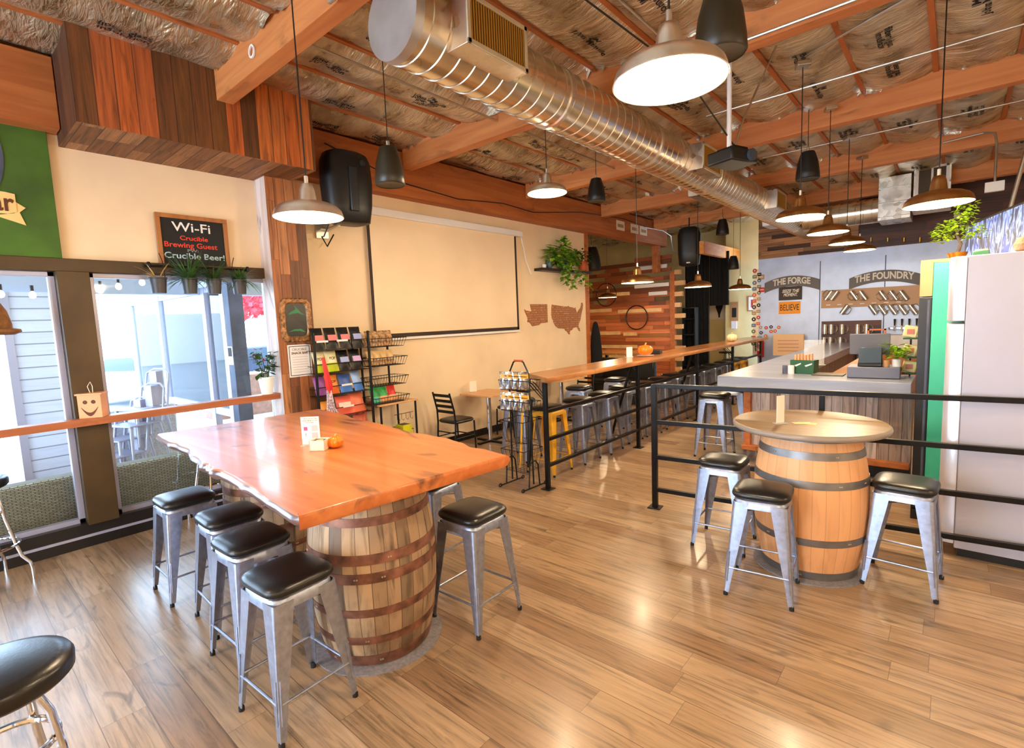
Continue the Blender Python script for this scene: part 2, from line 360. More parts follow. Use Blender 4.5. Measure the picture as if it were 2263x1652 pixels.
def text(s, size, mx, m, name='lettering', parent=None, ext=.0008, align='CENTER', fit=None, shear=0.0, sx=1.0, bold=0.0, curve=None):
    """text mesh; mx = 4x4 matrix placing text plane (x right, y up, z toward viewer)"""
    cu = bpy.data.curves.new('t', 'FONT'); cu.body = s; cu.size = size; cu.extrude = ext; cu.align_x = align; cu.align_y = 'CENTER'; cu.shear = shear; cu.offset = bold; cu.resolution_u = 3
    o = bpy.data.objects.new('t', cu); COL.objects.link(o)
    bpy.context.view_layer.update()
    me = bpy.data.meshes.new_from_object(o.evaluated_get(bpy.context.evaluated_depsgraph_get()))
    bpy.data.objects.remove(o); bpy.data.curves.remove(cu)
    xs = [v.co.x for v in me.vertices]
    if fit and xs: sx = fit/(max(xs)-min(xs))
    for v in me.vertices:
        v.co.x *= sx
        if curve: v.co.y += curve(v.co.x)
        v.co = mx @ v.co
    me.materials.clear(); me.materials.append(M[m]); me.name = name
    r = bpy.data.objects.new(name, me); COL.objects.link(r)
    if parent: r.parent = parent
    return r
def fr(o, x, y):
    """frame from origin, x-dir, y-dir"""
    x = V(x).normalized(); y = V(y).normalized(); z = x.cross(y)
    return Matrix(((x.x, y.x, z.x, o[0]), (x.y, y.y, z.y, o[1]), (x.z, y.z, z.z, o[2]), (0, 0, 0, 1)))
def onX(x, y, z): return fr((x, y, z), (0, 1, 0), (0, 0, 1))      # on a wall facing +X, text reads along +Y
def onY(x, y, z): return fr((x, y, z), (1, 0, 0), (0, 0, 1))      # on a wall facing -Y
XW, CZ, YB = -5.81, 4.22, 13.4
exec_parts = []
# ============================================================ ROOM SHELL
XR, YF = 3.3, -4.2
S(MB().box(-10.2, YF, -.12, XR, 15.6, 0), 'floor', 'floor')
JX0, JS = -5.72, .61
def ceil_z(x, y):
    t = ((x-JX0)/JS) % 1.0
    w = abs(sin(pi*t))**.55
    n = MN.noise(V((x*2.1, y*.9, 3.1)))*.5+MN.noise(V((x*5.0, y*9.0, 1.7)))*.32+MN.noise(V((x*1.3, y*2.6, 8.0)))*.4
    return CZ - w*(.10+.075*n) + .012*MN.noise(V((x*18, y*26, 5)))*w
cb = MB(); nx, ny = 250, 210; vs = []
for j in range(ny+1):
    for i in range(nx+1):
        x = -10.2+(XR+10.2)*i/nx; y = YF+(15.6-YF)*j/ny; vs.append((x, y, ceil_z(x, y)))
cb.add(vs, [(j*(nx+1)+i, (j+1)*(nx+1)+i, (j+1)*(nx+1)+i+1, j*(nx+1)+i+1) for j in range(ny) for i in range(nx)])
ceil = S(cb, 'ceiling', 'foil', smooth=80)
S(MB().box(-10.2, YF, CZ+.06, XR, 15.6, CZ+.2), 'ceiling', 'blackframe')
k = 1
for i in range(-7, 15):
    x = JX0+i*JS
    if x < -9.5 or x > XR: continue
    S(MB().box(x-.022, YF, CZ-.045, x+.022, 15.6, CZ+.06), 'trim_%d' % k, 'girder'); k += 1
BY = [-2.9, -.5, 1.95, 4.42, 6.99, 9.45, 11.9]
for y in BY:
    x0 = -5.04 if y == 1.95 else -5.6
    b = MB().box(x0, y, 3.9, XR, y+.14, CZ+.02); S(b, 'trim_%d' % k, 'beam', bevel=.006); k += 1
# torn foil flanges along the beams
ff = MB()
for y in BY[2:6]:
    for sd in (-.012, .152):
        x = -5.5
        while x < XR-.3:
            L = random.uniform(.15, .6); n = 10; pts = []
            for q in range(n+1):
                xx = x+L*q/n; dz = random.uniform(.0, .055); dy = random.uniform(0, .03)*(-1 if sd < 0 else 1)
                pts += [(xx, y+sd, CZ-.01), (xx, y+sd+dy, CZ-.06-dz*1.2)]
            ff.add(pts, [(2*q, 2*q+1, 2*q+3, 2*q+2) for q in range(n)]); x += L+random.uniform(.05, .7)
ff.build('foil_flange', 'foilb', ceil, smooth=80)
# printing on the foil facing
tv, tf = [], []
def print_foil(s, x, y, size, flip):
    cu = bpy.data.curves.new('t', 'FONT'); cu.body = s; cu.size = size; cu.align_x = 'CENTER'; cu.align_y = 'CENTER'; cu.resolution_u = 2; cu.offset = .002; cu.space_line = .8
    o = bpy.data.objects.new('t', cu); COL.objects.link(o); bpy.context.view_layer.update()
    me = bpy.data.meshes.new_from_object(o.evaluated_get(bpy.context.evaluated_depsgraph_get())); bpy.data.objects.remove(o); bpy.data.curves.remove(cu)
    P_.append((me, flip)); return me
P_ = []; FT = [print_foil('JM\nJohns Manville', 0, 0, .085, 0), print_foil('fiber glass\ninsulation', 0, 0, .085, 0), print_foil('JM\nJohns Manville\nfiber glass\ninsulation', 0, 0, .075, 0)]
pm = MB()
for i in range(-1, 14):
    xm = JX0+(i+.5)*JS
    y = .6+random.random()*.8
    while y < 12.5:
        if not any(abs(y-b) < .45 for b in BY):
            me = FT[random.randrange(3)]; fl = 1 if i % 3 else -1
            vs = []
            for v in me.vertices:
                X = xm+fl*v.co.y*.9; Y = y+fl*v.co.x
                vs.append((X, Y, ceil_z(X, Y)-.009))
            pm.add(vs, [tuple(p.vertices) for p in me.polygons])
        y += random.uniform(.75, 1.15)
pm.build('printed_lettering', 'ink', ceil, smooth=0)
# left wall with two shop windows, opening to the alcove beyond y=9.11
Wb = MB()
WT = XW-.16
Wb.box(WT, YF, 2.52, XW, 9.11, CZ+.1); Wb.box(WT, 2.6, 0, XW, 9.11, 2.52); Wb.box(WT, YF, 0, XW, -3.9, 2.52)
S(Wb, 'wall_left', 'cream')
S(MB().box(XW-.12, 9.11, 0, XW+.03, 9.22, 3.56), 'trim_%d' % k, 'girder'); k += 1
Wb = MB(); Wb.box(-10.3, 8.95, 0, WT, 9.11, CZ+.1); S(Wb, 'wall_alcove_front', 'cream2')
S(MB().box(-10.3, 9.11, 0, -10.15, 15.6, CZ+.1), 'wall_alcove_side', 'cream2')
# far walls
S(MB().box(-10.3, 14.9, 0, -4.55, 15.05, CZ+.1), 'wall_back', 'cream2')
S(MB().box(-4.55, 14.2, 0, -3.5, 14.35, CZ+.1), 'wall_back_corner', 'cream2')
S(MB().box(-4.65, 14.2, 0, -4.55, 15.0, CZ+.1), 'wall_back_return', 'cream2')
wb = MB(); wb.box(-3.62, YB, 0, XR, YB+.14, 3.07); S(wb, 'wall_bar', 'silver')
S(MB().box(-3.62, YB-.02, 3.07, -1.62, YB+.14, CZ+.1), 'wall_bar_upper', 'reclaim')
S(MB().box(-1.62, YB-.03, 3.07, XR, YB+.14, CZ+.1), 'wall_bar_upper_dark', 'darkwall')
S(MB().box(XR, YF, 0, XR+.15, 15.6, CZ+.1), 'wall_right', 'cream')
# front wall behind the viewer; unseen opening shaped to bring blue daylight from the left
wf = MB(); wf.box(-5.97, YF-.15, 0, -5.3, YF, CZ+.1); wf.box(-1.2, YF-.15, 0, XR, YF, CZ+.1); wf.box(-5.3, YF-.15, 2.95, -1.2, YF, CZ+.1); wf.box(-5.3, YF-.15, 0, -1.2, YF, .2)
S(wf, 'wall_front', 'cream')
# seams in the zinc sheet
for px_, x in ((1797, -2.32), (1952, -1.13)):
    S(MB().box(x-.008, YB-.006, 0, x+.008, YB, 2.9), 'trim_%d' % k, 'slate'); k += 1
S(MB().box(-3.62, YB-.008, 2.9, XR, YB, 3.07), 'trim_%d' % k, 'silver'); k += 1
# girder on the left wall + alcove post
S(MB().box(XW, YF, 3.56, XW+.2, .94, 4.12), 'trim_%d' % k, 'girder', bevel=.006); k += 1
S(MB().box(XW, 2.87, 3.56, XW+.2, 12.7, 4.12), 'trim_%d' % k, 'girder', bevel=.006); k += 1
S(MB().box(XW+.02, 12.2, 2.9, XW+.17, 12.36, 3.56), 'trim_%d' % k, 'girder'); k += 1
# soffit box
sb = MB(); sb.box(XW, .945, 3.47, -5.05, 2.86, CZ+.05)
so = S(sb, 'trim_%d' % k, ['soffit', 'soffitx', 'soffitb']); k += 1
for p in so.data.polygons:
    n = p.normal; p.material_index = 0 if abs(n.x) > .5 else (1 if abs(n.y) > .5 else 2)
# clad column
cl = MB(); cl.box(XW, 2.55, 0, -5.56, 2.97, 3.47); c_ = S(cl, 'trim_%d' % k, ['column', 'colside']); k += 1
for p in c_.data.polygons: p.material_index = 1 if p.normal.y < -.5 else 0
# window frames
bs = MB(); bs.box(XW-.02, YF, 0, XW+.05, 2.62, .21); S(bs, 'baseboard_left', 'blackframe')
S(MB().box(XW+.05, YF, .09, XW+.062, 2.62, .112), 'trim_%d' % k, 'alu'); k += 1
bs = MB(); bs.box(XW, 3.02, 0, XW+.015, 9.11, .11); S(bs, 'baseboard_alcove', 'blackframe')
S(MB().box(XW-.1, -3.9, 2.42, XW+.06, 2.62, 2.53), 'trim_%d' % k, 'darkbrown', bevel=.004); k += 1
S(MB().box(XW-.1, .81, .2, XW+.09, 1.03, 2.42), 'trim_%d' % k, 'darkbrown', bevel=.004); k += 1
for wi, (a, b) in enumerate(((-1.5, .81), (1.03, 2.62), (-3.9, -1.62))):
    w = bpy.data.objects.new('window_%d' % (wi+1), None); COL.objects.link(w); w['kind'] = 'structure'
    f = MB(); t_ = .045
    for (y0, z0, y1, z1) in ((a, .2, a+t_, 2.42), (b-t_, .2, b, 2.42), (a, .2, b, .25), (a, 2.38, b, 2.42)): f.box(XW-.09, y0, z0, XW-.02, y1, z1)
    f.build('window_frame', 'alu', w, bevel=.003)
    MB().box(XW-.06, a+t_, .25, XW-.052, b-t_, 2.38).build('pane', 'glass', w, smooth=0)
S(MB().box(XW-.1, -1.62, .2, XW+.06, -1.5, 2.42), 'trim_%d' % k, 'darkbrown'); k += 1
# ============================================================ OUTSIDE
S(MB().box(-12.5, -14, -.1, -5.98, 9.0, -.03), 'patio', 'concrete')
S(MB().box(-60, -30, -.2, -12.5, 40, -.12), 'ground', 'asphalt')
S(MB().box(-7.0, -8, 2.66, -5.98, 2.9, 2.72), 'patio_roof', 'white')
S(MB().box(-9.3, -8, 2.46, -9.15, 8.5, 2.75), 'trim_%d' % k, 'greytop'); k += 1
S(MB().box(-9.1, .78, 0, -8.95, 1.16, 2.46), 'wall_patio', 'siding')
S(MB().box(-9.12, .70, 0, -8.93, .78, 2.46), 'trim_%d' % k, 'alu'); k += 1
S(MB().box(-14.6, 2.98, 2.56, -5.98, 3.12, 3.1), 'trim_%d' % k, 'greytop'); k += 1
sc_ = T('patio_screen', 'grey framed glass windscreen across the patio outside the window', 'windscreen', (-8.2, 3.05, 0))
f = MB()
for x in (-13.4, -11.4, -9.05, -8.3): f.box(x+8.2-.07, -.05, 0, x+8.2+.07, .05, 2.56)
f.box(-6.4, -.04, .55, 0, .04, .66); f.box(-6.4, -.04, 2.48, 0, .04, 2.56); f.box(-6.4, -.04, 0, 0, .04, .1)
f.build('screen_frame', 'alu', sc_, bevel=.004)
for a, b in ((-13.33, -11.47), (-11.33, -9.12), (-8.98, -8.37)): MB().box(a+8.2, -.006, .66, b+8.2, .006, 2.48).build('pane', 'glass', sc_, smooth=0)
po = T('patio_post', 'dark grey patio post with a small white notice, seen through window', 'post', (-7.2, 2.75, 0))
MB().box(-.09, -.09, 0, .09, .09, 2.62).build('post', 'slate', po, bevel=.006)
MB().box(-.06, -.1, 1.42, .08, -.092, 1.66).build('notice', 'white', po); MB().box(-.045, -.104, 1.53, .065, -.1, 1.645).build('notice_panel', 'ink', po)
mt = T('wicker_sofa', 'tan wicker sofa back pressed against the outside of the window', 'sofa', (-6.15, .3, 0))
MB().box(-.12, -2.2, .05, .08, 2.25, .6).build('back', 'wicker', mt, bevel=.03); MB().box(-.75, -2.2, .05, -.1, 2.25, .38).build('seat', 'cushion', mt, bevel=.04)
for sy in (-2.2, 2.1): MB().box(-.78, sy, .05, .06, sy+.15, .55).build('arm', 'wicker', mt, bevel=.03)
mt = T('grey_sofa', 'pale grey woven patio sofa farther out beyond the wicker sofa', 'sofa', (-8.0, 1.75, 0))
MB().box(-.9, -.35, .08, -.1, .4, .42).build('seat', 'cushion', mt, bevel=.04); MB().box(-.1, -.38, .08, .06, .42, .92).build('back', 'wickg', mt, bevel=.03)
mt = T('ledge_reflection_table', 'low brown table outside left window, standing in for reflections of the ledge', 'table', (-8.4, -.7, 0))  # added table in place of brown bands taken for ledge reflections in the pane
MB().box(-.45, -.6, .4, .45, .7, .45).build('table_top', 'cushion', mt, bevel=.006)
for sx in (-.4, .4):
    for sy in (-.55, .65): MB().box(sx-.03, sy-.03, 0, sx+.03, sy+.03, .4).build('leg', 'alu', mt)
# string lights
for i, (px_, py_) in enumerate(((2, 650), (72, 652), (222, 641), (262, 633), (314, 624))):
    p = UX(px_, py_, -7.2)
    b = T('string_light', 'glowing globe bulb of the patio string lights, %s from the left' % ('first', 'second', 'third', 'fourth', 'fifth')[i], 'bulb', p, group='patio string lights')
    MB().lathe([(.001, -.035), (.02, -.028), (.03, -.007), (.026, .018), (.014, .035)], n=14).build('bulb', mat('globe', (255, 250, 240), .4, em=12) if i == 0 else bpy.data.materials['globe'], b)
    MB().cyl((0, 0, .04), (0, 0, .1), .016).build('socket', 'black', b)
w0, w1 = UX(2, 650, -7.2), UX(314, 624, -7.2)
# stacked metal chairs outside
def wire_chair(loc, rz, lab):
    c = T('patio_chair', lab, 'chair', loc, rz, 'stacked aluminium patio chairs')
    MB().box(-.2, -.2, .43, .2, .2, .45).build('seat', 'alu', c, bevel=.02)
    f = MB(); f.tube([(-.2, .2, .45), (-.19, .27, .85), (-.1, .3, .9), (.1, .3, .9), (.19, .27, .85), (.2, .2, .45)], .014); f.box(-.06, .2, .45, .06, .29, .88); f.build('backrest', 'alu', c)
    for sx in (-1, 1):
        for sy in (-1, 1): MB().cyl((sx*.17, sy*.17, .44), (sx*.22, sy*.22, 0), .022, .012).build('leg', 'alu', c)
    return c
for i in range(4): 
    c = wire_chair((-7.55-.12*(i % 2), 1.42+.1*i, .0+.17*i), .4, 'pale metal patio chair leaning in the stack, %s from the bottom' % ('lowest', 'second', 'third', 'topmost')[i])
# cars, tree, hedge
def car(loc, rz, m, lab):
    c = T('car', lab, 'car', loc, rz)
    pr = [(-2.2, .35), (-2.25, .75), (-1.9, .9), (-1.1, .98), (-.6, 1.42), (.8, 1.46), (1.5, 1.05), (2.1, .92), (2.2, .6), (2.15, .35)]
    MB().prism(pr, lambda a, b, t: (a, t, b), -.85, .85).build('body', m, c, bevel=.06)
    gl = [(-.98, 1.0), (-.55, 1.36), (.75, 1.4), (1.3, 1.05)]
    MB().prism(gl, lambda a, b, t: (a, t, b), -.88, .88).build('side_window', 'carglass', c)
    for sx in (-1.4, 1.4):
        for sy in (-.8, .8):
            w = MB().lathe([(.2, -.1), (.34, -.1), (.34, .1), (.2, .1)], (sx, sy, .34), 20, True, True, 'Y').build('wheel', 'tyre', c)
            MB().lathe([(.19, -.12), (.19, .12)], (sx, sy, .34), 12, True, True, 'Y').build('hub_cap', 'alu', w)
    return c
car((-17.5, 4.3, -.12), .25, 'carw', 'white car parked beyond the patio glass screen'); car((-19, 7.6, -.12), 1.2, 'card', 'dark blue car parked behind the patio post')
tr = T('maple_tree', 'red leaved maple tree in the car park outside the window', 'tree', (-24, 9.0, -.12))
MB().tube([(0, 0, 0), (.1, .1, 1.2), (-.1, .2, 2.6)], [.16, .13, .08]).build('trunk', 'trunk', tr)
lf = MB()
for i in range(1500):
    a = random.uniform(0, 2*pi); r_ = 2.0*sqrt(random.random()); zz = 3.2+random.uniform(-.9, 1.0)*(1-r_/3.0)
    p = V((r_*cos(a), r_*sin(a), zz)); d = .12; u = V((random.uniform(-1, 1), random.uniform(-1, 1), random.uniform(-1, 1))).normalized()*d; w = u.orthogonal().normalized()*d
    lf.add([p-u, p-w, p+u, p+w], [(0, 1, 2, 3)])
lf.build('foliage', 'redleaf', tr, smooth=0)
tag(MB().box(-23, 4.5, -.12, -21.5, 12, .95).build('hedge', 'hedge', bevel=.2), 'low green clipped hedge at the far side of the car park', 'hedge')
tag(MB().box(-12.6, 4.0, -.12, -11.9, 5.6, .9).build('brick_planter', 'brickp', bevel=.03), 'brown brick planter beside the patio post outside', 'planter')
S(MB().box(-40, -25, -.12, -39.5, 35, 3.2), 'wall_across_street', 'white')
# ============================================================ STOOLS
def sq(h, z, e=5.0, n=40):
    o = []
    for i in range(n):
        a = 2*pi*i/n+pi/4; c, s = cos(a), sin(a); r = (abs(c)**e+abs(s)**e)**(-1/e); o.append((h*r*c, h*r*s, z))
    return o
def metal_stool(h, m, lab, cat='stool', cushion=True, group=None):
    t = T('metal_stool', lab, cat, (0, 0, 0), 0, group)
    a = MB(); a.rings([sq(.13, h-.004), sq(.15, h), sq(.158, h-.008), sq(.163, h-.055), sq(.158, h-.055), sq(.15, h-.01)], False, False); a.rings([sq(.14, h-.012), sq(.14, h-.003)])
    a.build('seat_frame', m, t, smooth=50)
    def leg(sx, sy):
        b = MB(); rg = []
        for (z, w, th) in ((h-.02, .098, .003), (h-.1, .09, .003), (h*.55, .068, .003), (.16, .043, .003), (.025, .03, .003)):
            k = .158+(.203-.158)*(h-z)/h; q = .022*w/.08; g_ = .004
            P = [(-w, 0), (-q, 0), (-.3*q, -.3*q*.3), (-.09*q, -.3*q), (0, -q), (0, -w), (-g_, -w), (-g_, -q), (-.35*q-g_, -.35*q-g_), (-q, -g_), (-w, -g_)]
            rg.append([(sx*(k+x), sy*(k+y), z) for x, y in P])
        if sx*sy < 0: rg = [list(reversed(r)) for r in rg]
        b.rings(rg)
        # pressed rib near the foot
        for (ax_, ay_) in ((1, 0), (0, 1)):
            pts = [(sx*(.158+.045*(h-z)/h+(.0015 if ax_ else -.013)), sy*(.158+.045*(h-z)/h+(.0015 if ay_ else -.013)), z) for z in (.3, .2, .1)]
            b.tube(pts, [.004, .0045, .003], 6)
        l = b.build('leg', m, t, smooth=50)
        MB().lathe([(.010, 0), (.014, .002), (.014, .022), (.009, .03)], (sx*.192, sy*.192, 0), 12, True, True).build('rubber_foot', 'rubber', l)
    for s in ((1, 1), (-1, 1), (-1, -1), (1, -1)): leg(*s)
    z = .19; k = .158+.045*(h-z)/h-.006
    for (p, q) in (((-k, -k), (k, -k)), ((k, -k), (k, k)), ((k, k), (-k, k)), ((-k, k), (-k, -k))):
        b = MB(); P, Q = V((*p, z)), V((*q, z)); d = (Q-P); b.cyl(P+d*.04, Q-d*.04, .007, n=8); b.cyl(P+d*.02, P+d*.12, .0085, n=8); b.cyl(Q-d*.02, Q-d*.12, .0085, n=8)
        b.build('stretcher', m, t)
    b = MB()
    for sgn in (1, -1):
        rot = Matrix.Rotation(sgn*pi/4, 3, 'Z'); b.cbox((0, 0, h-.09-.004*sgn), (.43, .018, .004), rot)
    b.build('cross_brace', m, t)
    if cushion:
        c = MB(); H = h+.002; c.rings([sq(.13, H), sq(.160, H+.002), sq(.172, H+.014), sq(.174, H+.027), sq(.170, H+.04), sq(.155, H+.052), sq(.125, H+.06, 4), sq(.08, H+.064, 3), sq(.03, H+.066, 2)], True, True)
        c.build('cushion', 'vinyl', t, smooth=70)
    return t
st24 = metal_stool(.65, 'stool', 'x'); st30 = metal_stool(.765, 'stool', 'x'); st30y = metal_stool(.765, 'yellow', 'x')
used = set()
def put(src, loc, rz, lab, group):
    if src.name not in used and src.name in CH or src.name not in used:
        used.add(src.name)
        if src.name not in CH:
            def reg(o):
                CH[o.name] = kids(o)
                for q in CH[o.name]: reg(q)
            reg(src)
        src.location = loc; src.rotation_euler = (0, 0, rz); src['label'] = lab; src['group'] = group; return src
    return dup(src, loc, rz, lab, group)
GT = 'grey metal stools round the cedar slab table'
put(st24, (-2.395, 1.045, 0), R(3), 'grey metal stool at the near corner of the cedar slab table, nearest the camera', GT)
put(st24, (-2.985, 1.115, 0), R(2), 'grey metal stool second nearest on the live edge side of the slab table', GT)
put(st24, (-3.5, 1.19, 0), R(-2), 'grey metal stool with dark cushion, third along the live edge of the slab table', GT)
put(st24, (-4.16, 1.13, 0), R(0), 'grey metal stool with black cushion farthest along the live edge, nearest the windows', GT)
put(st24, (-2.235, 2.145, 0), R(1), 'grey metal stool alone on the right of the old barrel', GT)
put(st24, (-2.95, 2.42, 0), R(5), 'grey metal stool mostly hidden under the far right edge of the slab table', GT)
GB = 'grey metal stools round the oak barrel table'
put(st24, (-1.345, 4.08, 0), R(4), 'grey metal stool left of the oak barrel table, before the black railing', GB)
put(st24, (-.905, 3.505, 0), R(7), 'grey metal stool in front of the oak barrel table, hiding the barrel foot', GB)
put(st24, (-.20, 4.145, 0), R(-3), 'grey metal stool on the right of the oak barrel table, beside the tall fridge', GB)
GD = 'metal bar stools along the drink rail'
ords = ['nearest', 'second', 'third', 'fourth', 'fifth', 'sixth', 'seventh', 'eighth', 'ninth', 'tenth', 'eleventh', 'twelfth', 'last']
put(st30y, (-3.68, 4.88, 0), R(2), 'yellow metal bar stool with black cushion behind the railing, next to the wire basket stand', 'yellow bar stools')
for i, y in enumerate((5.5, 6.08, 6.76, 7.3, 7.92, 8.5, 9.15, 9.75, 10.35, 10.95)):
    put(st30, (-3.65+.03*sin(i*2.3), y, 0), R(random.uniform(-10, 10)), 'grey bar stool behind the drink rail bars, %s grey one counted from the yellow stool' % ords[i], GD)
for i, y in enumerate((11.55, 12.1)):
    put(st30y, (-3.66, y, 0), R(3), 'far yellow bar stool at the end of the drink rail, %s the zinc wall' % ('second from' if i == 0 else 'closest to'), 'yellow bar stools')
for i, (x, y) in enumerate(((-4.35, 5.15), (-4.3, 6.5), (-4.28, 7.6))):
    put(st30, (x, y, 0), R(8), 'grey bar stool on the far side of the drink rail, %s on that side' % ords[i], 'bar stools on the wall side of the drink rail')
put(st30, (-2.3, 6.62, 0), R(2), 'grey bar stool at the left end of the grey bar, nearest the black railing', 'bar stools at the bar')
put(st30, (-2.28, 7.35, 0), R(2), 'grey bar stool at the side of the bar, behind the first one', 'bar stools at the bar')
# chrome swivel stools
def chrome_stool(loc, rz, lab, h=.76):
    t = T('chrome_stool', lab, 'stool', loc, rz, 'chrome swivel bar stools')
    MB().lathe([(.02, h), (.175, h), (.19, h+.015), (.192, h+.05), (.183, h+.066), (.15, h+.076), (.02, h+.08)], n=40, cap0=True, cap1=True).build('seat', 'vinyl', t, smooth=60)
    for z, r_ in ((.30, .2), (.56, .125)): MB().tube([(r_*cos(a*pi/16), r_*sin(a*pi/16), z) for a in range(32)], .011, 8, closed=True).build('foot_ring' if z < .4 else 'upper_ring', 'chrome', t)
    for i in range(4):
        a = pi/4+i*pi/2; c, s = cos(a), sin(a)
        MB().tube([(.04*c, .04*s, h-.03), (.10*c, .10*s, h-.04), (.128*c, .128*s, h-.1), (.15*c, .15*s, .5), (.19*c, .19*s, .3), (.215*c, .215*s, .2), (.26*c, .26*s, .14), (.268*c, .268*s, .1), (.27*c, .27*s, 0)], .0125, 10).build('leg', 'chrome', t)
    MB().cyl((0, 0, h-.06), (0, 0, h+.002), .05).build('swivel', 'chrome', t)
    return t
chrome_stool((-5.47, .15, 0), .35, 'chrome bar stool with black seat, cut by the left picture edge at the window')
chrome_stool((-5.5, 1.78, 0), .2, 'chrome footed round bar stool half hidden behind the slab table under the window ledge')
chrome_stool((-2.235, .045, 0), .2, 'round black vinyl stool seat cut off at the lower left picture corner')
# ============================================================ BARRELS + TABLES
def barrel(loc, rz, m, hm, Hh, R0, R1, zs, lab, grp=None, cut=None):
    t = T('barrel', lab, 'barrel', loc, rz, grp)
    rad = lambda z: R1-(R1-R0)*(abs(z/Hh-.5)*2)**2.0
    pr = [(rad(Hh*i/24)-.0, Hh*i/24) for i in range(25)]
    MB().lathe([(R0-.03, .0)]+pr+[(R0-.03, Hh), (R0-.03, Hh-.03), (.01, Hh-.03)], n=64, cap0=True, cap1=True).build('staves', m, t, smooth=40)
    for (z0, z1) in zs:
        b = MB().lathe([(rad(z0)-.002, z0), (rad(z0)+.004, z0), (rad((z0+z1)/2)+.0045, (z0+z1)/2), (rad(z1)+.004, z1), (rad(z1)-.002, z1)], n=64)
        h = b.build('hoop', hm, t, smooth=50)
        r_ = MB()
        for a in (random.uniform(-2.2, -.2), random.uniform(-2.2, -.2)):
            zc = (z0+z1)/2; q = rad(zc)+.004
            for da in (0, .035): r_.cyl((q*cos(a+da), q*sin(a+da), zc), ((q+.004)*cos(a+da), (q+.004)*sin(a+da), zc), .005, n=8)
        r_.build('rivet', 'rivet', h)
    return t
TZ = 1.05
oldz = [(.005, .07), (.145, .19), (.31, .355), (.50, .555), (.60, .655), (.80, .845), (.92, .98)]
barrel((-2.56, 1.63, .008), 0, 'stave_old', 'hoopr', .98, .30, .365, oldz, 'weathered whisky barrel with rusty hoops under the near end of the slab table', 'weathered barrels')
barrel((-4.2, 1.78, .008), 1, 'stave_old', 'hoopr', .98, .30, .365, oldz, 'weathered barrel carrying the window end of the slab table', 'weathered barrels')
barrel((-.745, 4.08, .008), 0, 'stave_new', 'hoopg', 1.0, .295, .362, [(.005, .065), (.26, .31), (.655, .705), (.845, .895), (.955, 1.0)], 'light oak barrel with grey hoops under the round table')
for (x, y, r_, lab) in ((-2.56, 1.63, .375, 'round grey felt mat under the near weathered barrel'), (-4.2, 1.78, .375, 'round grey felt mat under the weathered barrel by the windows'), (-.745, 4.08, .36, 'round grey mat under the light oak barrel')):
    o = MB().lathe([(.01, .0), (r_, .0), (r_, .007), (.01, .007)], n=48, cap0=True, cap1=True).build('felt_mat', 'felt'); o.location = (x, y, .0005); tag(o, lab, 'mat')
o = MB(); o.lathe([(.012, -.03), (.018, -.02), (.03, 0)], (0, 0, 0), 12)
# barrel slogan plate on old hoops left out; burn mark on oak barrel
# slab table
A, B_, C_, D = UZ(350, 958, TZ), UZ(660, 1138, TZ), UZ(1121, 1005, TZ), UZ(705, 903, TZ)
def edge(p, q, n, amp, seed, dents=()):
    o = []; d = (q-p); nrm = V((d.y, -d.x, 0)).normalized()
    for i in range(n):
        t = i/n; w = amp*(MN.noise(V((t*5, seed, 0)))+.6*MN.noise(V((t*17, seed, 2)))) * min(1, t*12, (1-t)*12)
        for (c0, wd, am) in dents: w += am*math.exp(-((t-c0)/wd)**2)
        o.append((p+d*t+nrm*w, nrm, t))
    return o
eo = [(p, n, 1, t) for p, n, t in edge(A, B_, 90, .014, 1.3, ((.3, .08, -.02), (.50, .012, .022), (.54, .01, .016), (.575, .015, .024), (.75, .1, -.015)))]+[(p, n, 0, t) for p, n, t in edge(B_, C_, 24, .004, 4.1)] + [(p, n, 1, t) for p, n, t in edge(C_, D, 60, .035, 7.7, ((.25, .06, .03), (.12, .03, -.02)))]+[(p, n, 0, t) for p, n, t in edge(D, A, 20, .004, 9.9)]
ctr = (A+B_+C_+D)/4
def ring(off0, off1, z):
    return [((p+n*(off1*(1+.25*MN.noise(V((t*22, p.x, 3)))) if le else off0)).to_tuple()[:2]+(z,)) for p, n, le, t in eo]
def scl(r_, k, z): return [(ctr.x+(p[0]-ctr.x)*k, ctr.y+(p[1]-ctr.y)*k, z) for p in r_]
rg = [ring(-.006, -.03, TZ-.072), ring(0, .0, TZ-.06), ring(0, .022, TZ-.035), ring(0, .02, TZ-.02), ring(0, .006, TZ-.006), ring(-.006, -.006, TZ), ring(-.012, -.012, TZ)]
mb = MB(); mb.rings(rg)
slab = mb.build('slab_tabletop', ['table', 'tedge'], smooth=50)
for p in slab.data.polygons:
    if p.normal.z > .999 or len(p.vertices) > 4: p.use_smooth = False; tag(slab, 'thick orange cedar slab tabletop with wavy live edges laid on two weathered barrels', 'table top')
n_ = len(eo)
for p in slab.data.polygons:
    j = p.vertices[0]//n_
    if len(p.vertices) == 4:
        i = p.vertices[0] % n_
        if 0 <= j <= 3 and i < 90 and eo[i][2]: p.material_index = 1
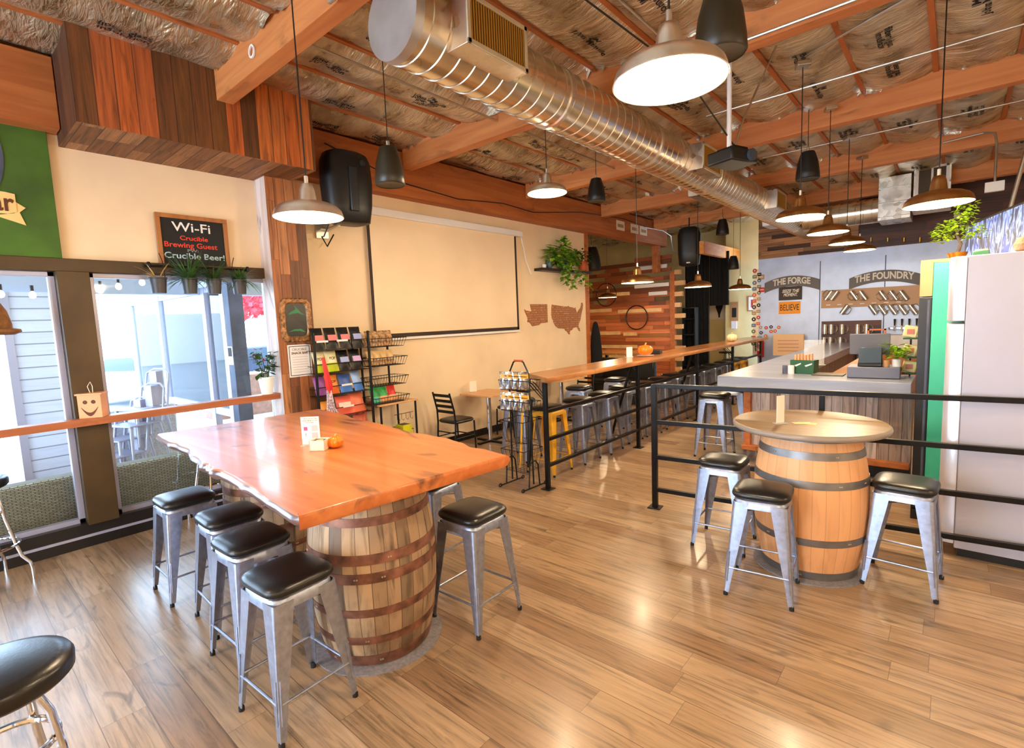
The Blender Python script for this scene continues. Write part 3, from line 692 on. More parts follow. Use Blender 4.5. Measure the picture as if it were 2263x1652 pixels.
# crack in the near edge
# round table top on the light barrel
rt = T('round_tabletop', 'round dark stained table top with grey rim on the light oak barrel', 'table top', (-.762, 4.075, 1.008))
MB().lathe([(.01, 0), (.475, 0), (.488, .008), (.492, .02), (.488, .034), (.478, .042)], n=72, cap0=True).build('rim', 'rrim', rt, smooth=60)
MB().lathe([(.478, .042), (.01, .0425)], n=72, cap1=True).build('top', 'rtop', rt)
mb = MB(); mb.box(-.05, -.12, .0428, .07, -.05, .0442); o = mb.build('inlay_plate', 'brass', rt)
def acrylic(loc, rz, lab, w=.09, h=.17, cardm='paper', txt=None):
    t = T('menu_holder', lab, 'sign holder', loc, rz)
    MB().box(-w/2, -.002, .008, w/2, .002, h).build('panel', cardm, t)
    MB().box(-w/2-.004, -.03, 0, w/2+.004, .03, .007).build('foot', 'acryl', t, bevel=.002)
    if txt:
        for (s_, sz, z, m) in txt: text(s_, sz, fr((0, -.0026, z), (1, 0, 0), (0, 0, 1)), m, 'printed_lettering', t, .0003)
    return t
acrylic((-.90, 3.90, 1.0512), R(62), 'narrow clear menu holder standing on the round barrel table', .07, .2)
cs = T('paper_coaster', 'flat wood toned coaster with a dark rim on the round barrel table', 'coaster', (-.78, 3.98, 1.0512), R(30))
MB().box(-.06, -.035, 0, .06, .035, .003).build('coaster', 'bistro', cs, bevel=.001); MB().box(-.04, -.02, .003, .04, .02, .0036).build('print', 'scroll', cs)
# things on the slab
p = UZ(694, 985, TZ)
t = acrylic((p.x-.03, p.y, TZ+.001), R(41), 'upright white card with social media symbols standing on the cedar slab', .125, .20, 'paper', [('CHECK US OUT ON', .011, .187, 'ink'), ('SOCIAL MEDIA TO STAY', .010, .173, 'ink'), ('UP TO DATE', .009, .16, 'ink')])
MB().box(-.045, -.004, .105, -.02, -.002, .13).build('pink_symbol', mat('symbol_pink', (226, 70, 120), .6), t, bevel=.004)
text('f', .03, fr((-.033, -.0026, .075), (1, 0, 0), (0, 0, 1)), 'slate', 'blue_symbol', t, .0004)
for z0 in (.10, .05): MB().box(.008, -.003, z0, .05, -.002, z0+.04).build('grey_panel', mat('card_grey', (196, 178, 170), .8) if z0 == .10 else bpy.data.materials['card_grey'], t)
p = UZ(708, 990, TZ)
cx = T('coaster_box', 'small open pale wooden box of coasters beside the white card', 'box', (p.x+.03, p.y-.015, TZ+.001), R(38))
b = MB(); w_ = .052
for (x0, y0, x1, y1) in ((-w_, -w_, w_, -w_+.006), (-w_, w_-.006, w_, w_), (-w_, -w_, -w_+.006, w_), (w_-.006, -w_, w_, w_)): b.box(x0, y0, 0, x1, y1, .068)
b.box(-w_, -w_, 0, w_, w_, .005); b.build('box', mat('birch_box', (246, 222, 190), .6), cx)
MB().box(-.043, -.043, .005, .043, .043, .06).build('coasters', 'slate', cx); MB().lathe([(.001, 0), (.025, 0), (.025, .001)], (0, 0, .0603), 20).build('coaster_print', 'scroll', cx)
def pumpkin(loc, r_, m, lab, grp=None, sq_=.75):
    t = T('pumpkin', lab, 'pumpkin', loc, random.random()*3, grp)
    pr = [(.02*r_, .06*r_)]+[(r_*(sin(pi*(i+.5)/14)**.8), r_*sq_*(1-cos(pi*(i+.5)/14))) for i in range(14)]+[(.04*r_, r_*sq_*1.86)]
    MB().lathe(pr, n=64, cap0=True, cap1=True, rf=lambda a: 1-.09*abs(cos(5*a))**3).build('flesh', m, t, smooth=70)
    MB().tube([(0, 0, r_*sq_*1.8), (.02*r_, 0, r_*sq_*2.05), (.2*r_, .05*r_, r_*sq_*2.35)], [r_*.16, r_*.09, r_*.12], 7).build('stem', 'stem', t)
p = UZ(736, 990, TZ); pumpkin((p.x, p.y+.02, TZ+.001), .053, 'orange', 'small orange pumpkin on the cedar slab in front of the coaster box')
# ============================================================ DRINK RAIL + RAILINGS
RX = -3.3
dr = T('drink_rail', 'long high wooden drink rail on black posts running back to the zinc wall', 'counter', (RX, 4.33, 0))
b = MB(); n = 40; prof = []
for i in range(n+1):
    y = 4.29+(12.85-4.29)*i/n; w1 = .012*MN.noise(V((y*2, 0, 0))); w2 = .012*MN.noise(V((y*2, 5, 0)))
    yl = 4.58+(12.85-4.58)*i/n
    prof.append([(-.44+w1, yl-4.33, 1.175), (.06+w2, y-4.33, 1.175), (.066+w2, y-4.33, 1.205), (.058+w2, y-4.33, 1.232), (-.435+w1, yl-4.33, 1.232)])
b.rings(prof); b.build('counter_top', 'drinkrail', dr, smooth=40)
PY = (4.33, 6.46, 8.65, 10.5, 12.45)
for y in PY:
    yy = y-4.33; b = MB().box(-.022, yy-.022, 0, .022, yy+.022, 1.174); b.build('post', 'blackmet', dr, bevel=.003)
    MB().box(-.06, yy-.06, .0005, .06, yy+.06, .009).build('foot_plate', 'blackmet', dr, bevel=.003)
    b = MB()
    for q in (.0, .05, .1): b.tube([(0, yy, 1.02-q*.6), (-.12-q, yy, 1.15), (-.16-q, yy, 1.172)], .006, 6)
    b.build('bracket', 'blackmet', dr)
for i in range(4):
    for z in (.26, .55, .86): MB().box(-.018, PY[i]-4.33+.024, z-.018, .018, PY[i+1]-4.33-.024, z+.018).build('bar', 'blackmet', dr, bevel=.003)
for y in (6.4, 8.6):
    MB().tube([(-.06, y-4.33, 1.17), (-.25, y-4.33, .6), (-.42, y-4.33, .05), (-.42, y-4.33, .0)], .02, 8).build('leaning_strut', 'blackmet', dr)
pumpkin((-3.52, 7.15, 1.234+.018), .115, 'orange', 'orange pumpkin on a pale plate on the drink rail', None, .66)
tag(MB().lathe([(.01, 0), (.1, 0), (.13, .014), (.125, .014), (.09, .005), (.01, .005)], n=32, cap0=True).build('pale_plate', 'white'), 'pale plate under the orange pumpkin on the drink rail', 'plate').location = (-3.52, 7.15, 1.2335)
pumpkin((-3.5, 11.1, 1.234), .11, 'palepk', 'cream coloured pumpkin near the far end of the drink rail', None, .7)
rl = T('railing', 'black steel railing with four bars crossing in front of the bar and fridge', 'railing', (-2.12, 4.477, 0), math.atan2(.255, 2.5))
MB().box(-.024, -.024, 0, .024, .024, 1.2).build('post', 'blackmet', rl, bevel=.003)
MB().box(-.06, -.06, .0005, .06, .06, .009).build('foot_plate', 'blackmet', rl, bevel=.003)
for (x) in (1.36, 2.85): 
    MB().box(x-.02, -.02, 0, x+.02, .02, 1.16).build('post', 'blackmet', rl, bevel=.003)
for z in (1.185, .84, .50, .18): MB().box(.0, -.02, z-.019, 3.6, .02, z+.019).build('bar', 'blackmet', rl, bevel=.003)
# ============================================================ LAMPS
def lamp(x, y, z, m, lab, grp, power, top=4.05, cord='black', D=.41, lit=True, col=(1, .78, .52)):
    """z = rim height"""
    t = T('pendant_lamp', lab, 'lamp', (x, y, z), random.random(), grp); r_ = D/2
    out = [(r_, 0), (r_*1.012, .003), (r_*1.0, .009), (r_*.985, .022), (r_*.95, .042), (r_*.86, .062), (r_*.68, .08), (r_*.42, .094), (r_*.27, .1), (r_*.255, .11), (r_*.22, .165), (r_*.17, .2), (.012, .206)]
    inn = [(r_*.985, .002), (r_*.965, .022), (r_*.93, .04), (r_*.84, .058), (r_*.66, .075), (r_*.4, .088), (.01, .092)]
    MB().lathe(out, n=48).build('lamp_shade', m, t, smooth=60)
    MB().lathe(inn, n=48).build('shade_lining', 'lampin', t, smooth=60)
    MB().lathe([(.001, .005), (.02, .01), (.032, .03), (.03, .05), (.016, .085), (.014, .09)], n=16).build('bulb', 'bulb', t, smooth=60)
    MB().cyl((0, 0, .2), (0, 0, .25), .012).build('strain_relief', 'steelpipe', t)
    MB().cyl((0, 0, .24), (0, 0, top-z), .0045, n=6).build('cord', cord, t)
    MB().box(-.055, -.055, top-z-.03, .055, .055, top-z+.01).build('junction_box', 'steelpipe', t, bevel=.006)
    if power:
        l = bpy.data.lights.new('lamp_light', 'POINT'); l.energy = power; l.color = col; l.shadow_soft_size = .05
        o = bpy.data.objects.new('lamp_light', l); COL.objects.link(o); o.location = (0, 0, -.02); o.parent = t
    return t
PWR = 54
lamp(-.83, 1.91, 2.70, 'spun', 'large spun aluminium pendant lamp nearest the camera, hanging below the dark speaker', 'spun aluminium lamps', PWR)
lamp(-3.04, 1.65, 2.53, 'spun', 'spun aluminium pendant lamp over the slab table beside the wood clad column', 'spun aluminium lamps', PWR)
lamp(-3.26, 4.43, 3.15, 'spun', 'glowing pendant lamp hung high in front of the projection screen', 'warm pendant lamps', PWR, top=4.05)
lamp(-.12, 4.92, 2.56, 'copper', 'bronze pendant lamp over the railing, in front of the white ceiling grille', 'warm pendant lamps', PWR)
for i, y in enumerate((5.47, 6.85, 8.19, 9.42)):
    lamp(-1.12, y, 2.69, 'copper', 'bronze pendant lamp in the row over the bar, %s in the row' % ('nearest', 'second nearest', 'third', 'farthest')[i], 'bar lamps', PWR*.9)
for i, (x, y, z) in enumerate(((-3.12, 6.14, 2.27), (-3.1, 8.16, 2.26), (-3.2, 10.6, 2.28))):
    lamp(x, y, z, 'copper', 'bronze pendant lamp low over the drink rail, %s' % ('nearest, in front of the pallet board wall', 'second, in front of the black curtain', 'farthest, beside the zinc wall')[i], 'drink rail lamps', PWR*.6)
lamp(-5.96, 10.27, 2.28, 'copper', 'small bronze pendant lamp in the alcove behind the left wall', 'warm pendant lamps', PWR*.7, top=4.1)
for i, (x, y) in enumerate(((-3.2, -1.6), (-.6, -2.2), (1.6, .6), (1.7, -2.0), (2.0, 3.4))):
    lamp(x, y, 2.7, 'spun', 'extra unseen spun aluminium pendant lamp behind the camera, number %d' % (i+1), 'lamps behind the viewer', PWR)  # unseen extra lamps for warm fill, suggested by the yellow glow on the fridge
def pspeaker(x, y, z, lab, D=.25, top=4.1, m='black'):
    t = T('pendant_speaker', lab, 'speaker', (x, y, z), .3, 'black pendant speakers'); r_ = D/2; h = D*1.22
    MB().lathe([(r_*.93, 0), (r_, .01), (r_*.97, h*.25), (r_*.85, h*.6), (r_*.62, h*.93), (r_*.54, h), (.01, h)], n=36).build('cabinet', m, t, smooth=50)
    MB().lathe([(.005, .012), (r_*.6, .008), (r_*.92, .003)], n=36).build('grille', mat('speaker_grille', (70, 58, 34), .5, metal=.4) if 'speaker_grille' not in bpy.data.materials else bpy.data.materials['speaker_grille'], t)
    MB().cyl((0, 0, h), (0, 0, h+.05), .016).build('hanger', 'steelpipe', t); MB().cyl((0, 0, h+.04), (0, 0, top-z), .004, n=6).build('cord', 'black', t)
olive = mat('speaker_shell', (44, 38, 24), .4)
pspeaker(-.93, 2.75, 3.12, 'black pendant speaker cut by the top edge just above the large lamp', m=olive)
pspeaker(-3.63, 2.72, 3.02, 'black pendant speaker in front of the big wall loudspeaker', m=olive)
pspeaker(-3.81, 6.32, 3.44, 'black pendant speaker above the right half of the projection screen')
pspeaker(-1.34, 6.88, 3.33, 'black pendant speaker right of the projector')
pspeaker(-3.95, 11.84, 3.55, 'small far pendant speaker above the black curtain', D=.27)
pspeaker(-3.97, 12.66, 2.84, 'dark bell shaped pendant speaker over the back hallway', D=.25)
pspeaker(-6.25, 10.1, 2.9, 'black pendant speaker peeping past the end of the left wall', D=.42, top=4.1)
# ============================================================ DUCT
DX, DZ, DR = -2.57, 3.65, .23
du = T('spiral_duct', 'large galvanised spiral duct running the length of the ceiling', 'duct', (DX, 2.02, DZ))
L = 13.35-2.02; b = MB(); prof = []; y = 0.0
while y < L: prof += [(DR, y), (DR, y+.118), (DR+.006, y+.122), (DR+.006, y+.13), (DR, y+.134)]; y += .134
b.mx = Matrix(((1, 0, 0, 0), (0, 1, .0, 0), (0, 0, 1, 0), (0, 0, 0, 1)))
b.lathe(prof, (0, 0, 0), 56, axis='Y')
for i, v in enumerate(b.v):   # helical lock seam
    a = atan2(v[2], v[0]); b.v[i] = (v[0], max(0, v[1]+.134*a/(2*pi)), v[2])
# close the angular wrap
b.f = [f for f in b.f if max(b.v[i][1] for i in f)-min(b.v[i][1] for i in f) < .125*1.2 or True]
b.build('duct_tube', 'galv', du, smooth=40)
MB().lathe([(.01, -.012), (DR+.004, -.012), (DR+.006, .05), (DR+.002, .052)], n=56, cap0=True, axis='Y').build('end_cap', 'capmet', du, smooth=30)
seam = [y_ for y_ in (1.55, 3.2, 5.0, 6.6, 8.2)]
for y_ in seam: MB().lathe([(DR, y_-.03), (DR+.012, y_-.02), (DR+.012, y_+.02), (DR, y_+.03)], n=56, axis='Y').build('coupling', 'galvp', du, smooth=40)
def register(y0, y1, side):
    x0, x1 = (.08, .34) if side > 0 else (-.34, -.08)
    b = MB().box(x0, y0, -.16, x1, y1, .13); r_ = b.build('register_box', 'galvp', du, bevel=.003)
    xf = x1 if side > 0 else x0; f = MB(); e = .002*side; w_ = .028
    for (a0, c0, a1, c1) in ((y0, -.16, y1, -.16+w_), (y0, .13-w_, y1, .13), (y0, -.16, y0+w_, .13), (y1-w_, -.16, y1, .13)): f.box(min(xf, xf+e*5), a0, c0, max(xf, xf+e*5), a1, c1)
    f.build('register_frame', 'regist', r_, bevel=.002)
    g_ = MB(); n = int((y1-y0-2*w_)/.021)
    for i in range(n): yy = y0+w_+(i+.5)*(y1-y0-2*w_)/n; g_.box(min(xf+e, xf+e*3), yy-.0045, -.16+w_, max(xf+e, xf+e*3), yy+.0045, .13-w_)
    g_.build('register_fins', 'grille', r_)
    MB().box(min(xf, xf+e*.6), y0+w_, -.16+w_, max(xf, xf+e*.6), y1-w_, .13-w_).build('register_back', mat('register_dark', (90, 62, 24), .6) if 'register_dark' not in bpy.data.materials else bpy.data.materials['register_dark'], r_)
    MB().box(x0-.1*side, y0-.05, -.165-.02, x0+.12*side, y1+.05, -.16).build('saddle', 'galvp', r_) if False else None
register(.27, .83, 1); register(4.0, 4.6, 1); register(7.2, 7.8, 1); register(5.3, 5.9, -1); register(9.0, 9.6, -1)
cdx = T('cross_duct', 'shorter galvanised round duct branching right to the square plenum', 'duct', (DX+.2, 11.93, 3.62))
b = MB(); prof = []; x = 0.0
while x < 1.2: prof += [(.225, x), (.225, x+.112), (.23, x+.116), (.23, x+.124), (.225, x+.128)]; x += .128
b.lathe(prof, n=48, axis='X').build('duct_tube', 'galv', cdx, smooth=40)
pl = T('duct_plenum', 'square galvanised plenum box dropping from the ceiling with bright seams', 'duct', (-1.12, 11.6, 3.38))
MB().box(0, 0, 0, .47, .72, .75).build('plenum_box', 'galvp', pl, bevel=.004)
for z in (.05, .3, .56): MB().box(-.006, -.006, z, .476, .726, z+.008).build('seam', 'chrome', pl)
gu = T('return_grille', 'white framed double return air grille beside the plenum', 'vent', (-.62, 11.55, 3.52))
MB().box(0, 0, 0, .5, .5, .7).build('housing', 'galvp', gu, bevel=.004)
b = MB()
for (x0, z0, x1, z1) in ((.03, .06, .47, .1), (.03, .62, .47, .66), (.03, .06, .07, .66), (.43, .06, .47, .66), (.235, .06, .265, .66)): b.box(x0, -.012, z0, x1, .0, z1)
b.build('frame', 'white', gu, bevel=.002); MB().box(.07, -.004, .1, .43, -.001, .62).build('slots', 'darkbrown', gu)
MB().box(-.01, -.05, -.06, .51, .5, 0).build('tray', 'white', gu, bevel=.004)
# conduits
def conduit(p, q, lab, r_=.011, mid=None):
    pts = [V(p)]+([V(m) for m in mid] if mid else [])+[V(q)]
    tag(MB().tube(pts, r_, 8).build('conduit', 'steelpipe'), lab, 'conduit', 'electrical conduits')
conduit((-2.0, BY[3]-.012, 3.93), (XR, BY[3]-.012, 3.93), 'steel conduit along the lower edge of the beam behind the large lamp')
conduit((-2.2, 6.05, 4.05), (XR, 6.05, 4.05), 'steel conduit crossing above the projector, front of the second beam')
conduit((-1.1, 5.47, 4.11), (-.12, 4.92, 4.11), 'short steel conduit between the junction boxes of the bar lamps')
conduit((-2.2, 8.3, 4.06), (XR, 8.3, 4.06), 'steel conduit crossing behind the bronze lamps, before the third beam')
conduit((-3.04, .1, 4.09), (-3.04, 1.9, 4.09), 'pale conduit running along the ceiling to the lamp over the slab table')
conduit((-3.04, 1.9, 3.88), (-2.0, 1.9, 3.86), 'bright steel conduit along the beam at the top left', .014)
conduit((-1.9, .3, 4.1), (-1.9, 4.35, 4.1), 'painted conduit running along the ceiling left of the large lamp')
conduit((-3.9, 2.1, 4.06), (-3.9, 9.3, 4.02), 'dark toned conduit crossing the ceiling left of the duct', .012)
conduit((XW+.23, 11.4, 3.9), (XW+.5, 12.9, 3.3), 'bent steel conduit at the far end of the left girder', .014, [(XW+.3, 12.2, 3.9), (XW+.34, 12.6, 3.8), (XW+.34, 12.7, 3.45)])
conduit((-.2, 9.2, 3.98), (.32, 8.9, 3.3), 'bent steel conduit dropping to a box over the television', .014, [(.2, 9.1, 3.98), (.3, 9.0, 3.93), (.32, 8.95, 3.8)])
tag(MB().tube([(XW+.215, 3.3, 3.98), (XW+.215, 4.4, 3.72), (XW+.215, 5.4, 3.66), (XW+.215, 6.4, 3.74), (XW+.215, 7.2, 3.70), (XW+.215, 8.7, 3.9), (XW+.215, 10.4, 3.98), (XW+.215, 12, 3.9)], .007, 6).build('black_cable', 'black'), 'black cable drooping along the left girder above the screen', 'cable')
tag(MB().tube([(-1.52, 4.85, 3.3), (-1.7, 4.2, 3.75), (-2.0, 3.2, 4.02), (-2.0, 1.2, 4.08)], .007, 6).build('projector_cable', 'black'), 'black cable running from the projector along the ceiling', 'cable')
for i, (a, z0, z1) in enumerate(((4.45, 4.0, 3.3),)): pass
pp = UX(491, 130, -5.04)
wr = T('white_ring', 'white plastic ring fitting at the end of the upper left beam', 'ring', (-4.25, 1.94, 4.03))
MB().lathe([(.035, -.006), (.05, -.006), (.05, .006), (.035, .006), (.035, -.006)], n=28, axis='Y').build('ring', 'white', wr)
# loose foil roll hanging over the soffit
# projector
pj = T('projector', 'black ceiling projector on a white pole right of the duct', 'projector', (-1.52, 4.80, 3.12), R(70))
MB().box(-.17, -.13, 0, .17, .13, .11).build('body', 'black', pj, bevel=.015); MB().lathe([(.05, -.155), (.05, -.13)], (.07, 0, .06), 24, True, True, 'Y').build('lens', 'carglass', pj)
MB().box(-.09, -.09, .11, .09, .09, .14).build('mount_plate', 'blackmet', pj, bevel=.004)
for q in range(3): MB().tube([(.17, -.05+.05*q, .05), (.22+.02*q, -.03+.05*q, .03), (.2, 0, .14), (.05, 0, .16)], .006, 6).build('cable', 'black', pj)
MB().cyl((-.04, 0, .14), (-.04, 0, 1.02), .02, n=12).build('pole', 'white', pj)
MB().tube([(.02, 0, .14), (.12, -.02, .4), (.28, -.12, .8), (.36, -.16, .99)], .009, 6).build('twisted_cord', 'steelpipe', pj)
# ============================================================ LEFT WALL THINGS
ps = T('projection_screen', 'large pull down projection screen with black border on the cream wall', 'screen', (XW+.06, UX(817, 615, XW+.06).y, 0))
y0, y1 = 0, UX(1143, 620, XW+.06).y-UX(817, 615, XW+.06).y
MB().box(-.05, -.1, 3.28, .05, y1+.14, 3.38).build('case', 'white', ps, bevel=.01)
MB().box(0, 0, 1.70, .004, y1, 3.28).build('fabric', 'screen', ps)
b = MB(); b.box(.0045, 0, 1.70, .007, .045, 3.28); b.box(.0045, y1-.045, 1.70, .007, y1, 3.28); b.box(.0045, 0, 1.69, .007, y1, 1.74); b.build('border', 'scrb', ps)
MB().box(-.006, -.02, 1.65, .014, y1+.02, 1.685).build('weight_bar', 'white', ps, bevel=.004)
MB().tube([(0, y1+.14, 3.3), (.01, y1+.2, 3.1), (-.02, y1+.28, 2.9), (0, y1+.34, 2.75), (.01, y1+.38, 2.66)], .007, 6).build('cord', 'white', ps)
ws = T('loudspeaker', 'big black loudspeaker on a bracket high on the wall, seen from behind', 'speaker', (-5.30, 3.36, 3.02), R(-6))
b = MB(); pr = lambda z, w, d, o: [(o+d*c_, w*s_, z) for c_, s_ in [(cos(a*pi/12)*(1 if abs(cos(a*pi/12)) < .9 else .95), sin(a*pi/12)) for a in range(24)]]
rg = []
for z, w, d in ((0, .17, .12), (.02, .24, .15), (.2, .27, .17), (.45, .285, .18), (.68, .275, .17), (.76, .24, .15), (.79, .17, .12)): rg.append([(V((x, y, z))) for x, y, _ in sq(1, z, 3.2, 36)]); rg[-1] = [(p_.x*d, p_.y*w, z) for p_ in rg[-1]]
b.rings(rg); b.build('cabinet', 'black', ws, smooth=60)
MB().box(.165, -.05, .12, .195, .05, .6).build('rear_handle_rib', mat('speaker_rib', (34, 38, 42), .35), ws, bevel=.01)
MB().lathe([(.001, 0), (.035, .0), (.03, .012), (.001, .014)], (.17, .13, .66), 20, axis='X').build('badge', bpy.data.materials['speaker_rib'], ws)
MB().tube([(-.48, -.12, .02), (-.3, -.12, -.02), (-.05, -.1, .0)], .02, 8).build('bracket', 'steelpipe', ws); MB().box(-.475, -.2, -.1, -.45, -.05, .1).build('wall_plate', 'steelpipe', ws)
MB().tube([(-.1, -.2, 0), (-.2, -.22, -.12), (-.35, -.18, -.1), (-.4, -.1, -.2), (-.42, .0, -.05)], .008, 6).build('cable', 'black', ws)
# green sign with banner
gs = T('green_sign', 'tall green painted sign board with a parchment scroll, cut by the left picture edge', 'sign', (XW+.03, .87, 2.53))
MB().box(-.02, -1.5, 0, .015, 0, 1.49).build('board', 'green', gs, bevel=.003)
MB().box(-.028, -1.5, -.012, .0, .0, 0.0).build('lower_edge', 'alu', gs)
b = MB(); b.lathe([(.01, 0), (.62, 0), (.62, .006), (.01, .006)], (.0155, -.9, .78), 48, True, True, 'X'); b.build('dark_disc', 'slate', gs)
sw = [(-.75, .42), (-.5, .50), (-.3, .50), (-.245, .49), (-.245, .35), (-.3, .33), (-.5, .33), (-.75, .26)]
MB().prism([(a, c) for a, c in sw], lambda a, c, t: (.022+t, a, c), 0, .004).build('scroll', 'scroll', gs)
MB().prism([(-.26, .44), (-.19, .39), (-.23, .35), (-.2, .25), (-.38, .31), (-.26, .34)], lambda a, c, t: (.020+t, a, c), 0, .002).build('scroll_tail', 'scroll', gs)
text('Bar', .2, onX(.0275, -.37, .415), 'cut', 'lettering', gs, .001, sx=.8, bold=.004)
# chalkboard
p0 = UX(340, 470, XW+.03); p1 = UX(515, 600, XW+.03)
ch = T('chalkboard', 'wood framed chalkboard with the network name and password in chalk', 'sign', (XW+.02, p0.y, 2.435)); wd, hh = p1.y-p0.y-.02, .575
MB().box(0, .03, .03, .012, wd-.03, hh-.03).build('board', 'chalkboard', ch)
b = MB()
for (a0, c0, a1, c1) in ((0, 0, wd, .04), (0, hh-.04, wd, hh), (0, .04, .04, hh-.04), (wd-.04, .04, wd, hh-.04)): b.box(0, a0, c0, .024, a1, c1)
b.build('frame', 'oakframe', ch, bevel=.003)
cy_ = wd/2
for s_, sz, z, m, dy, fit in (('Wi-Fi', .125, .455, 'cw', -.01, .34), ('Crucible', .06, .352, 'cr', 0, .25), ('Brewing Guest', .07, .283, 'cr', -.03, .47), ('PW:', .038, .232, 'cg', -.02, .1), ('Crucible Beer!', .08, .178, 'cb', 0, .54)):
    text(s_, sz, onX(.0128, cy_+dy, z), m, 'chalk_lettering', ch, .0004, fit=fit, bold=.001)
# planter rail
pr_ = T('planter_rail', 'black iron rail mounted above the window carrying four hanging pots', 'rail', (XW+.1, .98, 2.385))
yA = UX(325, 588, XW+.1).y-.98; yB = UX(542, 590, XW+.1).y-.98
MB().cyl((.05, yA, .11), (.05, yB, .11), .008).build('rail', 'blackmet', pr_)
for y in (yA, yB): MB().lathe([(.01, -.03), (.02, 0), (.012, .03)], (.05, y, .11), 12, True, True).build('finial', 'blackmet', pr_); MB().box(-.09, y-.01, .1, .05, y+.01, .12).build('bracket', 'blackmet', pr_)
def blades(b, n, L, r_, wid, up=.5, seed=0):
    rnd = random.Random(seed)
    for i in range(n):
        a = rnd.uniform(0, 2*pi); l = L*rnd.uniform(.6, 1.1); e = rnd.uniform(.15, 1.1); pts = []
        for q in range(6):
            t = q/5; rr = r_*.3+l*t*cos(e)*(1+.0*t); z = l*(t*sin(e)*1.1+.0)-l*.55*t*t*(1.2-e*.6)*up*1.6; pts.append((rr, z))
        vs = []
        for q, (rr, z) in enumerate(pts):
            w = wid*(1-(q/5)**2*.92); c, s = cos(a), sin(a); vs += [(rr*c-w*s, rr*s+w*c, z), (rr*c+w*s, rr*s-w*c, z)]
        b.add(vs, [(2*q, 2*q+1, 2*q+3, 2*q+2) for q in range(5)])
    return b
for i, (px_, full) in enumerate(((348, 0), (417, 1), (471, 1), (527, 1))):
    p = UX(px_, 608, XW+.2)
    t = T('hanging_plant', 'charcoal pot hanging on the window rail, %s' % ('leftmost, with a few thin stems', 'second, with the fullest spiky leaves', 'third from the left', 'rightmost, with drooping leaves')[i], 'potted plant', (XW+.2, p.y, 2.235), i, 'pots on the window rail')
    MB().lathe([(.058, 0), (.07, .13), (.075, .135), (.075, .145), (.068, .145), (.062, .12), (.01, .12)], n=28, cap0=True).build('pot', 'dpot', t)
    MB().tube([(-.05, 0, .14), (-.055, 0, .22), (-.05, 0, .37)] if False else [(0, .06, .14), (0, .05, .3), (0, .03, .37)], .004, 6).build('hook', 'blackmet', t)
    b = MB(); b.mx = Matrix.Translation((0, 0, .13)); blades(b, (26, 150, 110, 100)[i], (.22, .36, .30, .26)[i], .04, .008, .5+.2*(i == 3), i); b.build('leaves', 'stem' if i == 0 else 'grass', t, smooth=0)
# window ledge
ld = T('window_ledge', 'long narrow orange brown wooden ledge running across the windows', 'ledge', (XW+.06, -3.8, 1.095))
b = MB(); nn = 60; b.rings([[(0, y, 0), (.13+.006*MN.noise(V((y*3, 0, 0))), y, 0), (.135+.008*MN.noise(V((y*3, 0, 0))), y, .063), (0, y, .063)] for y in [(6.55)*i/nn for i in range(nn+1)]]); b.build('board', 'ledge', ld, smooth=0)
MB().tube([(.1, 6.45, 0), (.06, 6.45, -.05), (.03, 6.45, -.16), (.01, 6.45, -.2)], .012, 8).build('bracket', 'blackmet', ld)
pL = UX(207, 900, XW+.15)
jb = T('pumpkin_face_box', 'pale wooden lantern box with a cut out grinning face on the ledge', 'box', (XW+.135, pL.y, 1.1585), R(-32))
w_ = .085; b = MB().box(-.06, -w_, 0, .06, w_, .2); b.build('box', 'boxwood', jb, bevel=.002)
MB().box(-.07, -w_-.012, .2, .07, w_+.012, .215).build('lid', 'boxwood', jb, bevel=.002)
for sy in (-.03, .03): MB().lathe([(.001, 0), (.017, 0)], (.0612, sy, .14), 16, axis='X').build('cut_out_eye', 'cut', jb)
b = MB()
n = 12; up_ = [(-.062+.124*i/n, .098-.05*sin(pi*i/n)) for i in range(n+1)]; lo_ = [(-.062+.124*i/n, .092-.075*sin(pi*i/n)) for i in range(n+1)]
for i in range(n): b.add([(.0612, up_[i][0], up_[i][1]), (.0612, up_[i+1][0], up_[i+1][1]), (.0612, lo_[i+1][0], lo_[i+1][1]), (.0612, lo_[i][0], lo_[i][1])], [(0, 1, 2, 3)])
b.build('cut_out_mouth', 'cut', jb, smooth=0)
MB().tube([(0, -.01, .214), (0, -.025, .27), (0, 0, .31), (0, .012, .27), (0, .01, .214)], .003, 6).build('string', 'paper', jb)
def leafset(b, n, R_, zf, size, seed, heart=True, drop=0):
    rnd = random.Random(seed)
    for i in range(n):
        a = rnd.uniform(0, 2*pi); r_ = R_*sqrt(rnd.random()); p = V((r_*cos(a), r_*sin(a), zf(r_, rnd)))
        d = V((cos(a)+rnd.uniform(-.6, .6), sin(a)+rnd.uniform(-.6, .6), rnd.uniform(-.9, .5))).normalized(); s_ = d.cross(V((0, 0, 1))); s_ = s_.normalized() if s_.length > .1 else V((1, 0, 0)); u = s_.cross(d)
        l = size*rnd.uniform(.7, 1.3); w = l*.36
        vs = [p, p+d*l*.35+s_*w+u*l*.05, p+d*l*.75+s_*w*.6, p+d*l, p+d*l*.75-s_*w*.6, p+d*l*.35-s_*w+u*l*.05, p+d*l*.5-u*l*.06]
        b.add(vs, [(0, 1, 6), (1, 2, 6), (2, 3, 6), (3, 4, 6), (4, 5, 6), (5, 0, 6)])
    return b
hp = UX(-32, 735, -5.45)
t = T('hanging_basket', 'brown bell shaped hanging basket cut off by the left picture edge before the window', 'basket', hp)
MB().lathe([(.16, -.02), (.2, 0), (.195, .02), (.15, .03), (.15, .06), (.13, .16), (.09, .24), (.02, .27)], n=32).build('basket', mat('basket_brown', (128, 88, 48), .8, var=.2, vs=20, bump=.4), t, smooth=50)
MB().cyl((0, 0, .26), (0, 0, 4.1-hp.z), .004, n=6).build('cord', 'black', t)
pw = UX(594, 868, XW+.14)
